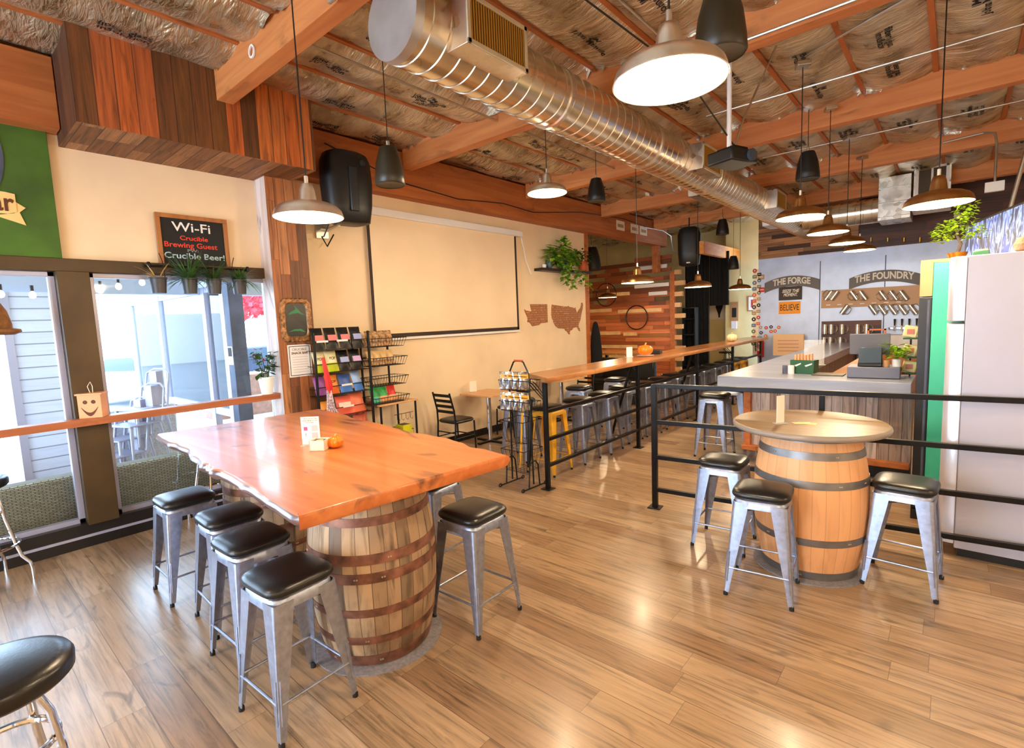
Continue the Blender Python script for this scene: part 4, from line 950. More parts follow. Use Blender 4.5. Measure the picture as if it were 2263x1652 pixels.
t = T('white_potted_plant', 'leafy dark green plant in a white pot at the right end of the ledge', 'potted plant', (XW+.14, 2.43, 1.159))
MB().lathe([(.055, 0), (.08, .17), (.088, .172), (.088, .19), (.08, .19), (.074, .16), (.01, .16)], n=32, cap0=True).build('pot', 'wpot', t)
b = MB()
for i in range(9):
    a = i*2.4; b.tube([(.02*cos(a), .02*sin(a), .16), (.05*cos(a), .05*sin(a), .3), (.09*cos(a), .11*sin(a), .38+.04*(i % 3))], .004, 5)
b.build('stems', 'leafd', t)
b = MB(); b.mx = Matrix.Translation((0, 0, .2)); leafset(b, 60, .11, lambda r_, rn: rn.uniform(.02, .28), .085, 3); b.build('leaves', 'leafd', t, smooth=0)
b = MB(); b.mx = Matrix.Translation((-.0, -.06, .44)); leafset(b, 10, .03, lambda r_, rn: rn.uniform(-.05, .05), .05, 5); b.build('red_bract', 'redleaf', t, smooth=0)
# ornate frame and menu sheet on the column
xf = -5.56
pf = UX(655, 707, xf+.02)
of = T('ornate_frame', 'small ornate scalloped bronze frame with dark green picture on the column', 'picture', (xf+.002, 2.765, pf.z))
b = MB(); n = 72; o_ = []; i_ = []
for i in range(n):
    a = 2*pi*i/n; c, s = cos(a), sin(a); e = 6; r_ = (abs(c)**e+abs(s)**e)**(-1/e); k_ = 1+.05*abs(sin(a*12)); o_.append((.175*r_*c*k_, .235*r_*s*k_)); i_.append((.118*r_*c, .18*r_*s))
b.rings([[(0, y, z) for y, z in o_], [(.022, y*.96, z*.96) for y, z in o_], [(.03, y*1.12, z*1.1) for y, z in i_], [(.012, y, z) for y, z in i_]], False, False); b.build('frame', mat('antique_bronze', (136, 98, 62), .45, metal=.4, var=.4, vs=30, bump=.8, bs=40), of)
MB().box(0, -.12, -.18, .012, .12, .18).build('picture', mat('dark_picture', (24, 22, 18), .3, var=.5, vs=9), of)
b = MB(); b.prism([(-.02, .17), (.0, .12), (-.06, .09), (-.09, .06), (-.04, .07), (.02, .08), (.1, .05), (.05, .09)], lambda a, c, t_: (.0125+t_, a, c), 0, .001); b.prism([(-.1, -.13), (-.03, -.1), (.05, -.1), (.1, -.14), (.03, -.12), (-.04, -.12)], lambda a, c, t_: (.0125+t_, a, c), 0, .001); b.build('green_shapes', mat('green_paint', (28, 116, 72), .4), of)
pm_ = UX(656, 797, xf+.01)
ms = T('snack_menu', 'white snack price sheet with dark border pinned to the column', 'poster', (xf+.002, 2.775, pm_.z))
MB().box(0, -.135, -.18, .003, .135, .18).build('sheet', 'white', ms)
b = MB()
for (a0, c0, a1, c1) in ((-.12, -.165, .12, -.158), (-.12, .158, .12, .165), (-.12, -.165, -.113, .165), (.113, -.165, .12, .165)): b.box(.003, a0, c0, .0036, a1, c1)
b.build('border', 'ink', ms)
text('CRUCIBLE', .036, onX(.0036, 0, .125), mat('sheet_brown', (170, 110, 80), .8) and 'cut', 'lettering', ms, .0003, fit=.17); text('SNACK BAR', .034, onX(.0036, 0, .085), 'cut', 'lettering', ms, .0003, fit=.19, bold=.001)
b = MB()
for i in range(7): b.box(.003, -.09, .04-.028*i, .0034, .09, .043-.028*i)
b.build('ruled_lines', mat('line_grey', (150, 130, 120), .8), ms)
# wall shelf + plants, maps
sh = T('wall_shelf', 'dark floating shelf on the cream wall above the wooden maps', 'shelf', (XW+.0, 7.42, 2.775))
MB().box(.0, 0, -.05, .2, 1.66, 0).build('board', mat('dark_shelf', (40, 20, 16), .4), sh, bevel=.004)
pt = T('pothos_plant', 'bushy trailing pothos spilling over the dark wall shelf', 'potted plant', (XW+.11, 8.15, 2.776))
MB().lathe([(.07, 0), (.1, .15), (.105, .17), (.09, .17), (.01, .15)], n=24, cap0=True).build('pot', 'dpot', pt)
b = MB(); b.mx = Matrix.Translation((.04, 0, .1)) @ Matrix.Diagonal((.55, 1.75, 1, 1)); leafset(b, 240, .28, lambda r_, rn: rn.uniform(-.08, .42)*(1-.9*r_/.4)+.05, .12, 11); b.mx = None
for (y0_, dy, ln) in ((-.15, .05, .28), (.05, .1, .4), (.2, .3, .3), (.35, .5, .42), (-.02, .0, .32)):
    pts = []
    for q in range(9):
        t_ = q/8; pts.append((.12+.01*q % .03, y0_+dy*t_, .05-ln*t_))
        leafset_b = MB(); leafset(leafset_b, 3, .03, lambda r_, rn: rn.uniform(-.03, .03), .1, q+int(ln*100)); b.mx = Matrix.Translation(pts[-1]); b.add(leafset_b.v, leafset_b.f); b.mx = None
    b.tube(pts, .003, 4)
for q in range(7): lb = MB(); leafset(lb, 3, .03, lambda r_, rn: rn.uniform(-.03, .03), .13, q+70); b.mx = Matrix.Translation((.06, .03+.02*q-.1, .3+.055*q)); b.add(lb.v, lb.f); b.mx = None
b.v = [(max(-.1, v[0]), v[1], v[2]) for v in b.v]; b.mi = [1 if (i//6) % 3 == 0 else 0 for i in range(len(b.f))]; b.build('leaves', ['leaf', 'leafy'], pt, smooth=0)
o = bpy.data.objects['leaves.00%d' % 0] if False else None
t = T('terracotta_plant', 'small dark leafed plant in a terracotta pot at the right of the shelf', 'potted plant', (XW+.1, 8.86, 2.776))
MB().lathe([(.06, 0), (.085, .15), (.095, .15), (.095, .19), (.085, .19), (.01, .17)], n=28, cap0=True).build('pot', 'terra', t)
b = MB(); b.mx = Matrix.Translation((0, 0, .2)); leafset(b, 110, .15, lambda r_, rn: rn.uniform(-.06, .22), .09, 21); b.v = [(max(-.09, v[0]), v[1], v[2]) for v in b.v]; b.build('leaves', 'leafd', t, smooth=0)
t = T('blue_pot', 'blue glazed pot behind the pothos leaves on the shelf', 'pot', (XW+.07, 7.78, 2.776)); MB().lathe([(.05, 0), (.065, .05), (.06, .16), (.05, .16), (.01, .14)], n=24, cap0=True).build('pot', 'bluepot', t)
t = T('white_cup', 'small white cup at the left end of the wall shelf', 'cup', (XW+.1, 7.6, 2.776)); MB().lathe([(.03, 0), (.038, .07), (.034, .07), (.01, .01)], n=20, cap0=True).build('cup', 'white', t)
def wmap(name, pts, y0, z0, w, h, lab):
    t = T(name, lab, 'wall map', (XW+.002, y0, z0))
    P = [(a*w, (1-c)*h) for a, c in pts]
    g = G(name); 
    vo = g.n('ShaderNodeTexVoronoi', {'Vector': g.obj(), 'Scale': 24.0, 'Randomness': .12}); 
    c1 = g.ramp(vo.outputs['Distance'], [(.3, (206, 148, 98)), (.42, (150, 94, 54))]); rc = g.n('ShaderNodeSeparateColor', {0: vo.outputs['Color']}).outputs[0]
    capc = g.ramp(rc, [(0, (214, 156, 104)), (.62, (90, 60, 40)), (.75, (226, 190, 150)), (.85, (190, 120, 70))], 'CONSTANT')
    g.set(Base_Color=g.mix(g.math('LESS_THAN', vo.outputs['Distance'], .33), c1, capc), Roughness=.6); g.bump(vo.outputs['Distance'], .4, .004)
    MB().prism(P, lambda a, c, q: (q, a, c), 0, .014).build('map_plate', g.m, t)
wa = [(0, .22), (.06, .27), (.27, .32), (.31, .33), (.29, .2), (.27, .08), (.26, 0), (1, 0), (1, .84), (.86, .86), (.7, .86), (.6, .95), (.45, .97), (.32, 1), (.27, .9), (.2, .8), (.12, .78), (.14, .66), (.1, .5), (.05, .38)]
mw0, mw1, mu0, mu1 = UX(1159, 722, XW), UX(1208, 672, XW), UX(1219, 742, XW), UX(1287, 668, XW)
wmap('washington_map', wa, mw0.y, mw0.z, mw1.y-mw0.y, mw1.z-mw0.z, 'bottle cap map of Washington state, wooden cut out left of the larger map')
us = [(.03, .06), (.08, .075), (.3, .11), (.5, .13), (.52, .11), (.56, .14), (.62, .15), (.68, .17), (.72, .2), (.74, .16), (.78, .3), (.8, .36), (.84, .27), (.88, .22), (.93, .16), (.95, .03), (.98, 0), (1, .07), (.99, .16), (.97, .25), (.95, .32), (.93, .4), (.92, .46), (.9, .55), (.87, .62), (.84, .68), (.83, .76), (.87, .84), (.88, .92), (.85, .9), (.81, .82), (.79, .78), (.73, .79), (.66, .8), (.62, .86), (.56, .88), (.54, .93), (.54, 1), (.5, .97), (.46, .89), (.42, .87), (.39, .81), (.34, .8), (.27, .79), (.2, .78), (.12, .72), (.07, .62), (.03, .5), (.0, .38), (.01, .2)]
wmap('united_states_map', us, mu0.y, mu0.z, mu1.y-mu0.y, mu1.z-mu0.z, 'bottle cap map of the United States, larger wooden cut out near the wall end')
for i, y in enumerate((10.1, 10.75, 11.2)):
    t = T('license_plate', 'pale paper plate on the left girder, %s of three' % ('nearest', 'middle', 'farthest')[i], 'plate', (XW+.202, y, 3.72), group='papers on the girder')
    MB().box(0, 0, 0, .004, .36, .2).build('plate', 'paper', t); text('%s' % ('VCU', 'BFT', 'CRB')[i], .1, onX(.0045, .18, .09), 'cut', 'lettering', t, .0003) if False else MB().box(.0042, .05, .06, .005, .31, .13).build('plate_print', 'cooltan', t)
# ============================================================ SNACK RACKS
def wirebox(b, x0, y0, x1, y1, z0, z1, nx=4, ny=8, r_=.0035, flare=0.0):
    f = flare
    b.tube([(x0-f, y0-f, z1), (x1+f, y0-f, z1), (x1+f, y1+f, z1), (x0-f, y1+f, z1)], r_*1.5, 6, closed=True); b.tube([(x0, y0, z0), (x1, y0, z0), (x1, y1, z0), (x0, y1, z0)], r_, 6, closed=True)
    for i in range(ny+1):
        y = y0+(y1-y0)*i/ny; yf = y0-f+(y1-y0+2*f)*i/ny
        b.tube([(x0-f, yf, z1), (x0, y, z0), (x1, y, z0), (x1+f, yf, z1)], r_*.7, 5)
    for i in range(nx+1):
        x = x0+(x1-x0)*i/nx; xf_ = x0-f+(x1-x0+2*f)*i/nx
        b.tube([(xf_, y0-f, z1), (x, y0, z0), (x, y1, z0), (xf_, y1+f, z1)], r_*.7, 5)
def bag(loc, w, h, c, lab, grp, tilt=-18, yaw=0, band=None, txt=None, lbl=None, th=.035, col2=None, lz=(.36, .62)):
    t = T('snack_bag', lab, 'bag', loc, R(yaw), grp); inner = Matrix.Rotation(R(tilt), 4, 'Y')
    b = MB(); b.mx = inner; nx_, nz_ = 8, 10; fv = []
    for sgn in (1, -1):
        for j in range(nz_+1):
            for i in range(nx_+1):
                u = i/nx_; v = j/nz_; k_ = (sin(pi*u)**.6)*(sin(pi*min(1, max(0, (v-.06)/.88)))**.6) if 0 < v < 1 else 0
                fv.append((sgn*th*k_+.004*MN.noise(V((u*6, v*6, hash_(lab)))), (u-.5)*w*(1-.06*sin(pi*v)), v*h))
    N_ = (nx_+1)*(nz_+1); fs = []
    for sd in (0, 1):
        for j in range(nz_):
            for i in range(nx_):
                a = sd*N_+j*(nx_+1)+i; q = (a, a+1, a+nx_+2, a+nx_+1); fs.append(q if sd == 0 else tuple(reversed(q)))
    b.add(fv, fs); zb = len(b.f)
    o = b.build('pouch', [c, col2 or c], t, smooth=60)
    if col2:
        for p in o.data.polygons:
            cz = p.center.z
            if cz < h*.38: p.material_index = 1
    if lbl:
        q = MB(); q.mx = inner; q.box(th+.001, -w*.36, h*lz[0], th+.004, w*.36, h*lz[1]); q.build('label', lbl, t)
    if txt:
        text(txt, h*.2, t.matrix_world.inverted() @ Matrix.Identity(4) @ inner @ onX(th+.003, 0, h*.6), 'ink', 'lettering', t, .0006, fit=w*.5)
    return t
def hash_(s): return (sum(ord(c)*(i+1) for i, c in enumerate(s)) % 97)/7.0
def cm(n, c, r_=.4): return bpy.data.materials[n] if n in bpy.data.materials else mat(n, c, r_)
rk = T('snack_rack', 'tall black wire snack rack with four tilted shelves beside the clad column', 'rack', (-5.38, 2.86, 0))
W1 = .70
b = MB()
for y in (0, W1): b.box(-.012, y-.012, .0, .012, y+.012, 1.80); b.box(-.372, y-.012, .0, -.348, y+.012, 1.80)
b.build('frame_posts', 'wire', rk, bevel=.002)
lv = (1.60, 1.34, 1.08, .82)
for z in lv:
    b = MB(); b.box(-.36, 0, z-.004, 0, W1, z); b.tube([(-.01, 0, z+.0), (-.01, 0, z+.10), (-.01, W1, z+.10), (-.01, W1, z)], .005, 6); b.tube([(-.36, 0, z+.08), (-.0, 0, z+.08)], .004, 6); b.tube([(-.36, W1, z+.08), (0, W1, z+.08)], .004, 6)
    b.build('shelf', 'wire' if z > .9 else mat('dark_red_shelf', (92, 20, 22), .4), rk)
for i, (z, y) in enumerate(((1.69, .28), (1.69, .03), (1.17, .3), (.915, .3))): MB().box(.0, y, z, .006, y+.14, z+.022).build('price_tag', 'white', rk)
b = MB(); b.box(-.36, 0, .44, 0, W1, .45); b.box(-.36, 0, .7, -.35, W1, .71); b.build('base_shelf', 'wire', rk)
X0 = -5.44; Y0 = 2.86
bk = 'jerky bags on the snack rack'; o4 = ('first', 'second', 'third', 'fourth', 'fifth')
for i in range(4): bag((X0, Y0+.10+.165*i, lv[0]+.006), .15, .26, cm('bag_black', (22, 20, 20)), 'black snack bag on the top rack shelf with a %s label, %s from the column' % ('blue' if i == 3 else 'pink', o4[i]), bk, lbl=cm('label_blue', (150, 164, 220)) if i == 3 else cm('label_pink', (226, 110, 112)))
for i in range(2): bag((X0, Y0+.40+.165*i, lv[1]+.006), .15, .25, cm('bag_black', (22, 20, 20)), 'black snack bag on the second rack shelf with a %s label' % ('lilac' if i else 'pale blue'), bk, lbl=cm('label_lilac', (196, 160, 214)) if i else cm('label_blue', (150, 164, 220)))
for i in range(2): bag((X0, Y0+.10+.15*i, lv[1]+.006), .15, .25, cm('bag_cream', (238, 228, 180)), 'cream and lime popcorn bag on the second rack shelf, %s' % ('nearer the column' if i == 0 else 'next to the black bags'), 'popcorn bags', txt='POP', col2=cm('bag_lime', (190, 204, 30)))
bag((X0, Y0+.08, lv[2]+.006), .14, .22, cm('bag_purple', (150, 84, 160)), 'purple snack bag at the column end of the third rack shelf', 'snack bags on the third shelf')
bag((X0, Y0+.23, lv[2]+.006), .16, .23, cm('bag_orange', (240, 140, 50)), 'orange and cream popcorn bag on the third rack shelf', 'snack bags on the third shelf', txt='POP', col2=cm('bag_orange2', (232, 112, 40)))
bag((X0, Y0+.40, lv[2]+.006), .16, .22, cm('bag_navy', (60, 90, 160)), 'blue chip bag in the middle of the third rack shelf', 'snack bags on the third shelf', col2=cm('bag_blue', (70, 130, 220)))
bag((X0, Y0+.57, lv[2]+.006), .15, .25, cm('bag_ice', (150, 180, 230)), 'pale blue chip bag at the right of the third rack shelf', 'snack bags on the third shelf', yaw=14, col2=cm('bag_blue', (70, 130, 220)))
bag((X0, Y0+.15, lv[3]+.006), .18, .19, cm('bag_gold', (226, 140, 50)), 'gold snack bag lying on the lowest filled rack shelf, left', 'snack bags on the lowest shelf')
bag((X0, Y0+.36, lv[3]+.006), .20, .22, cm('bag_coral', (236, 104, 80)), 'coral coloured chip bag in the middle of the lowest filled shelf', 'snack bags on the lowest shelf', yaw=-8, lbl=cm('label_white', (244, 214, 200)))
bag((X0, Y0+.55, lv[3]+.006), .20, .25, cm('bag_salmon', (238, 120, 86)), 'salmon coloured chip bag at the right of the lowest filled shelf', 'snack bags on the lowest shelf', yaw=6)
sk = T('hanging_ribbon', 'red tie and grey patterned scarf hanging from the front of the snack rack', 'garland', (-5.34, 2.93, 1.1))
MB().rings([[(.0, -.015, .42), (.01, .0, .43), (.0, .02, .42), (-.01, 0, .42)], [(.01, 0, .1), (.03, .03, .1), (.01, .09, .1), (-.0, .04, .1)], [(.01, .02, 0), (.02, .04, -.02), (.01, .08, 0), (0, .04, 0)]]).build('red_tie', cm('tie_red', (220, 44, 48)), sk)
b = MB()
for q in range(5): b.tube([(.01, .02+.01*q, .05), (.02, -.0+.02*q, -.15), (.02, -.04+.05*q, -.3), (.01, -.07+.05*q, -.42-.03*(q % 2))], .011, 6)
b.build('grey_scarf', mat('scarf_grey', (176, 160, 170), .9, var=.4, vs=60), sk)
# second rack with wire baskets
r2 = T('basket_rack', 'black wire rack with four tiers of angled baskets left of the bistro table', 'rack', (-5.62, 3.58, 0))
b = MB()
for y in (.02, .42): b.box(-.01, y-.01, .886, .01, y+.01, 1.78)
b.build('frame_posts', 'wire', r2)
for z in (1.66, 1.42, 1.17, .92):
    b = MB(); wirebox(b, .0, .04, .24, .50, z-.07, z+.035, 5, 12, .0035, .03); b.build('basket', 'wire', r2)
MB().box(-.02, 0, .876, .24, .46, .888).build('base_shelf', 'wire', r2)
BX, BY_ = -5.5, 3.58
for i in range(4): bag((BX, BY_+.09+.1*i, 1.60), .10, .2, mat('camo_bag', (150, 118, 84), .5, var=.6, vs=26) if i == 0 else bpy.data.materials['camo_bag'], 'brown patterned snack pouch in the top wire basket, %s from the left' % o4[i], 'patterned pouches in the top basket')
for i in range(4): bag((BX, BY_+.09+.1*i, 1.36), .10, .19, cm('bag_tan', (222, 186, 130)), 'cream and brown snack pouch in the second wire basket, %s from the left' % o4[i], 'cream pouches in the second basket', col2=bpy.data.materials['camo_bag'])
for i in range(3): bag((BX, BY_+.12+.13*i, .86), .13, .24, cm('bag_green', (40, 158, 76)) if i < 2 else cm('bag_red', (214, 40, 34)), '%s snack pouch in the lowest wire basket%s' % (('green', 'green', 'red')[i], (', at the left', ', in the middle', ', at the right')[i]), 'pouches in the lowest basket', col2=cm('bag_mint', (90, 196, 170)) if i == 0 else cm('bag_peach', (236, 170, 120)))
# small wooden topped cart
ct = T('side_cart', 'small cart with wooden top, wire basket and hooks beside the baskets', 'cart', (-5.68, 3.62, 0))
MB().box(-.08, 0, .855, .36, .60, .875).build('cart_top', 'bistro', ct, bevel=.006)
for x in (-.06, .33):
    for y in (.03, .57): MB().cyl((x, y, 0), (x, y, .855), .014, n=10).build('leg', 'wire', ct)
b = MB(); wirebox(b, -.06, .05, .26, .57, .40, .47, 6, 12, .003); b.box(-.06, .05, .395, .26, .57, .4); b.build('lower_basket', 'wire', ct)
b = MB(); b.tube([(.26, .28, .70), (.26, .58, .70)], .004, 6)
for q in range(4): y = .32+.07*q; b.tube([(.26, y, .70), (.26, y, .63), (.265, y+.02, .61), (.27, y+.035, .63)], .003, 5)
b.build('hooks', 'wire', ct)
for (n_, x, y, w, h, c, lab) in (('a', -5.52, 3.74, .1, .07, (206, 70, 60), 'red snack box in the cart basket'), ('b', -5.5, 3.90, .12, .05, (170, 90, 50), 'brown snack box in the cart basket'), ('c', -5.48, 4.08, .14, .08, (216, 214, 30), 'bright yellow snack box in the cart basket')):
    t = T('snack_box', lab, 'box', (x, y, .403)); MB().box(-.08, -w/2, 0, .08, w/2, h+.06).build('carton', mat('box_'+n_, c, .5), t, bevel=.002); MB().box(-.06, -w/2+.012, h+.06, .06, w/2-.012, h+.062).build('open_top', 'black', t)
bag((-5.44, 3.36, .452), .18, .22, cm('bag_yellow', (240, 196, 40)), 'yellow chip bag on the bottom shelf of the snack rack, above the slab edge', 'bags on the bottom shelf')
bag((-5.46, 3.44, .452), .2, .34, cm('bag_rust', (214, 96, 70)), 'rust red chip bag standing behind the yellow one', 'bags on the bottom shelf', tilt=-6)
# ============================================================ BISTRO TABLES AND CHAIRS
def ladder_chair(x, y, rz, lab, grp='black ladder back chairs'):
    t = T('ladder_back_chair', lab, 'chair', (x, y, 0), rz, grp)   # faces +Y locally
    MB().rings([sq(.19, .43), sq(.2, .44), sq(.205, .455), sq(.19, .475), sq(.1, .482, 3)]).build('seat', 'vinyl', t, smooth=60)
    for sx in (-1, 1):
        MB().tube([(sx*.19, -.22, 0), (sx*.185, -.19, .44), (sx*.18, -.2, .62), (sx*.175, -.27, .88)], .013, 8).build('rear_leg', 'blackmet', t)
        MB().tube([(sx*.18, .18, .43), (sx*.185, .19, 0)], .013, 8).build('front_leg', 'blackmet', t)
        MB().tube([(sx*.187, -.2, .22), (sx*.184, .185, .22)], .009, 6).build('stretcher', 'blackmet', t)
    for z, yy in ((.60, -.2), (.68, -.215), (.76, -.238), (.84, -.262)): MB().box(-.18, yy-.006, z-.02, .18, yy+.006, z+.02).build('slat', 'blackmet', t)
    MB().tube([(-.187, -.19, .3), (.187, -.19, .3)], .009, 6).build('rear_stretcher', 'blackmet', t); MB().tube([(-.185, .185, .22), (.185, .185, .22)], .009, 6).build('front_stretcher', 'blackmet', t)
def bistro(x, y, lab, s=.31):
    t = T('bistro_table', lab, 'table', (x, y, 0), 0, 'bistro tables along the cream wall')
    MB().box(-s, -s, .745, s, s, .772).build('table_top', 'bistro', t, bevel=.004)
    MB().cyl((0, 0, .03), (0, 0, .745), .036, n=20).build('column', 'chrome', t)
    MB().box(-.26, -.03, .002, .26, .03, .03).box(-.03, -.26, .002, .03, .26, .03).build('base', 'blackmet', t, bevel=.006)
bistro(-5.38, 5.62, 'square wooden bistro table with chrome column against the cream wall')
bistro(-5.38, 7.55, 'second square wooden bistro table, farther back behind the drink rail')
ladder_chair(-5.43, 4.98, 0, 'black ladder back chair left of the nearer bistro table')
ladder_chair(-5.42, 6.22, pi, 'black ladder back chair right of the nearer bistro table')
ladder_chair(-5.4, 8.2, pi, 'black ladder back chair at the farther bistro table, seen under the drink rail')
acrylic((-5.6, 5.52, .7735), R(62), 'white menu card standing on the nearer bistro table', .11, .17)
acrylic((-5.6, 7.5, .7735), R(70), 'white menu card standing on the farther bistro table', .11, .17)
# alcove high table
t = T('alcove_table', 'dark wooden table in front of the pallet board wall', 'table', (-5.5, 10.6, 0)); MB().box(-.9, -.4, .98, .7, .4, 1.03).build('table_top', 'drinkrail', t, bevel=.004)
for x in (-.7, .5): MB().box(x-.03, -.03, 0, x+.03, .03, .98).build('leg', 'blackmet', t)
t = T('dark_bench', 'long black upholstered bench behind the drink rail in the alcove', 'bench', (-5.6, 9.75, 0)); MB().box(-1, -.2, .4, .9, .2, .5).build('seat', 'vinyl', t, bevel=.02); MB().box(-1, .17, .5, .9, .25, .95).build('backrest', 'vinyl', t, bevel=.02); MB().box(-.9, -.15, 0, .8, .15, .4).build('plinth', 'black', t)
t = T('menu_box', 'black menu box lying on the drink rail behind the orange pumpkin', 'box', (-3.62, 7.62, 1.2335), R(12)); MB().box(-.13, -.09, 0, .13, .09, .06).build('box', 'black', t, bevel=.006)
t = T('napkin_holder', 'small white card standing on the drink rail left of the orange pumpkin', 'card', (-3.68, 6.95, 1.2335), R(60)); MB().box(-.05, -.004, 0, .05, .004, .15).build('card', 'white', t); MB().box(-.05, -.03, 0, .05, .03, .006).build('foot', 'white', t)
# ============================================================ WIRE BASKET STAND
wsd = T('wire_basket_stand', 'tall black wire floor stand with arched handle, side racks and two hanging baskets', 'stand', (-3.60, 4.26, 0), R(-2))
b = MB()
for sx in (-.16, .16):
    b.tube([(sx, 0, .05), (sx*.94, 0, .6), (sx*.9, 0, 1.27), (sx*.45, 0, 1.395), (sx*.2, 0, 1.41)], .009, 8)
b.build('frame', 'wire', wsd); MB().cyl((-.06, 0, 1.41), (.06, 0, 1.41), .012, n=12).build('handle_grip', 'terra', wsd)
for sx in (-.17, .17):
    b = MB(); b.tube([(sx, -.18, .02), (sx, .18, .02)], .008, 8); b.tube([(sx, -.09, .03), (sx, -.07, .26), (sx, -.03, .31), (sx, .03, .31), (sx, .07, .26), (sx, .09, .03)], .008, 8)
    for yy in (-.19, .19): b.tube([(sx, yy+.02*cos(a*pi/6), .024+.016*sin(a*pi/6)) for a in range(12)], .007, 6, closed=True)
    b.build('foot', 'wire', wsd)
for z0, z1 in ((.20, .44), (.52, .76)):
    b = MB(); wirebox(b, -.13, -.12, .13, .12, z0, z1, 5, 5, .003, .04); b.build('basket', 'wire', wsd)
for z in (.86, 1.09):
    b = MB(); wirebox(b, -.2, -.09, .2, .09, z, z+.11, 8, 4, .003, .015); b.tube([(-.2, -.1, z+.16), (.2, -.1, z+.16)], .004, 6); b.build('upper_rack', 'wire', wsd)
fb = mat('foil_bag', (206, 208, 216), .16, metal=.85, var=.5, vs=14, bump=.5, bs=24)
for zi, z in enumerate((.865, 1.095)):
    for i in range(4):
        bag((-3.74+.085*i, 4.175+.012*i, z+.01), .12, .19, fb, 'silver snack bag with yellow header, %s rack of the wire stand, %s from left' % (('lower', 'upper')[zi], o4[i]), 'silver bags on the wire stand', tilt=-4, yaw=-62+7*i, lbl=cm('header_yellow', (232, 172, 60)), th=.022, lz=(.62, .86))
t = T('yellow_stick', 'yellow measuring stick standing in the wire stand basket', 'stick', (-3.59, 4.23, .215)); MB().tube([(-.02, 0, 0), (.05, 0, .68)], .014, 4).build('stick', 'yellow', t)
t = T('umbrella', 'furled black umbrella standing in the wire stand basket', 'umbrella', (-3.52, 4.29, .215)); MB().tube([(-.02, 0, 0), (0, 0, .1), (.04, 0, .5), (.05, 0, .62)], [.012, .026, .03, .012], 10).build('canopy', 'black', t); MB().tube([(.05, 0, .6), (.065, 0, .74), (.09, 0, .78), (.11, 0, .75)], .009, 8).build('handle', 'black', t)
# ============================================================ ALCOVE: PALLET WALL, CURTAIN, SPEAKERS
PW = T('pallet_board_wall', 'partition of reclaimed pallet boards, solid below and gapped above, in the alcove', 'partition', (-5.42, 12.5, 0))
pal = [(176, 92, 52), (140, 72, 36), (196, 112, 66), (104, 54, 30), (206, 120, 72), (160, 84, 44), (150, 96, 50)]
pms = [wood('pallet_%d' % i, tuple(min(255, x*.98) for x in c), tuple(min(255, x*1.2) for x in c), 'X', .55, sc=.8, knots=.35) for i, c in enumerate(pal)]+[mat('pale_batten', (238, 196, 140), .7, var=.06, vs=6)]
b = MB(); z = .02; rnd = random.Random(5)
row = 0
while z < 3.28:
    x = -3.3
    while x < .0:
        L_ = rnd.choice((.45, .7, 1.0, 1.4)); x2 = min(0, x+L_)
        if z < 2.0: b.cur = rnd.choice((0, 1, 2, 4, 5, 6, 0, 2)); b.box(x, -.012*rnd.random(), z, x2-.004, .03, z+.098)
        else:
            if row % 2 == 0 or rnd.random() < .35: b.cur = rnd.choice((1, 3, 3, 1)); b.box(x, -.01, z, x2-.004, .03, z+.098)
        x = x2
    row += 1; z += .104
b.build('boards', pms, PW, smooth=0)
for (x0, x1, z) in ((-3.0, -1.7, 1.98), (-1.5, -.25, 1.93), (-2.55, -1.45, 1.35), (-1.35, -.95, 1.32), (-2.4, -.95, .98), (-2.4, -1.3, .72), (-1.0, -.05, 2.56), (-.6, -.1, 2.35), (-1.9, -1.15, 2.4), (-.95, -.1, 3.02)):
    MB().box(x0, -.04, z, x1, -.012, z+.09).build('pale_board', 'white' if (z > 2.3 and x0 > -1.2) else pms[7], PW)
MB().box(-.02, -.06, 0, .1, .06, 2.9).build('end_post', 'girder', PW, bevel=.004)
b = MB()
for i in range(10): z = .4+i*.27; b.box(.1, -.05, z, .24+.05*(i % 3), .06, z+.11)
b.build('protruding_board_ends', 'bistro', PW)
t = T('metal_hoop', 'thin dark barrel hoop hanging on the pallet board wall', 'hoop', (-6.35, 12.42, 1.8)); MB().tube([(.31*cos(a*pi/24), 0, .31*sin(a*pi/24)) for a in range(48)], .013, 6, closed=True).build('hoop', 'wire', t)
t = T('metal_hoop', 'second faint barrel hoop higher on the pallet board wall, behind the small lamp', 'hoop', (-7.25, 12.42, 2.45)); MB().tube([(.31*cos(a*pi/24), 0, .31*sin(a*pi/24)) for a in range(48)], .01, 6, closed=True).build('hoop', 'wire', t)
def curtain(x0, x1, z0, z1, y, n=14):
    b = MB(); N = n*6; vs = []
    for i in range(N+1):
        x = x0+(x1-x0)*i/N; yy = y+.035*sin(2*pi*i/6)+.01*sin(i*.7); vs += [(x, yy, z0), (x, yy, z1)]
    b.add(vs, [(2*i, 2*i+2, 2*i+3, 2*i+1) for i in range(N)]); return b
cu = T('black_curtain', 'floor length black curtain hanging beside the pallet board wall', 'curtain', (0, 0, 0)); curtain(-5.35, -4.72, 0, 3.42, 13.2, 7).build('drape', 'curtain', cu); 
cu = T('short_black_curtain', 'shorter black curtain hanging from the timber to the right of the long one', 'curtain', (0, 0, 0)); curtain(-4.72, -4.24, 2.02, 3.34, 13.2, 5).build('drape', 'curtain', cu)
MB_ = MB().box(-4.4, 11.66, 3.17, -4.3, 14.2, 3.45); o = MB_.build('lit_timber', 'amber', bevel=.004); S_ = o; o['kind'] = 'structure'; o.name = 'trim_%d' % k; k += 1
l2 = T('loudspeaker', 'big black loudspeaker hung in front of the black curtain', 'speaker', (-4.72, 11.9, 2.95), R(20)); 
rg = []
for z, w, d in ((0, .17, .12), (.03, .23, .15), (.3, .25, .17), (.7, .26, .17), (.84, .22, .15), (.88, .14, .12)): rg.append([(p_[0]*d, p_[1]*w, z) for p_ in sq(1, z, 3.2, 36)])
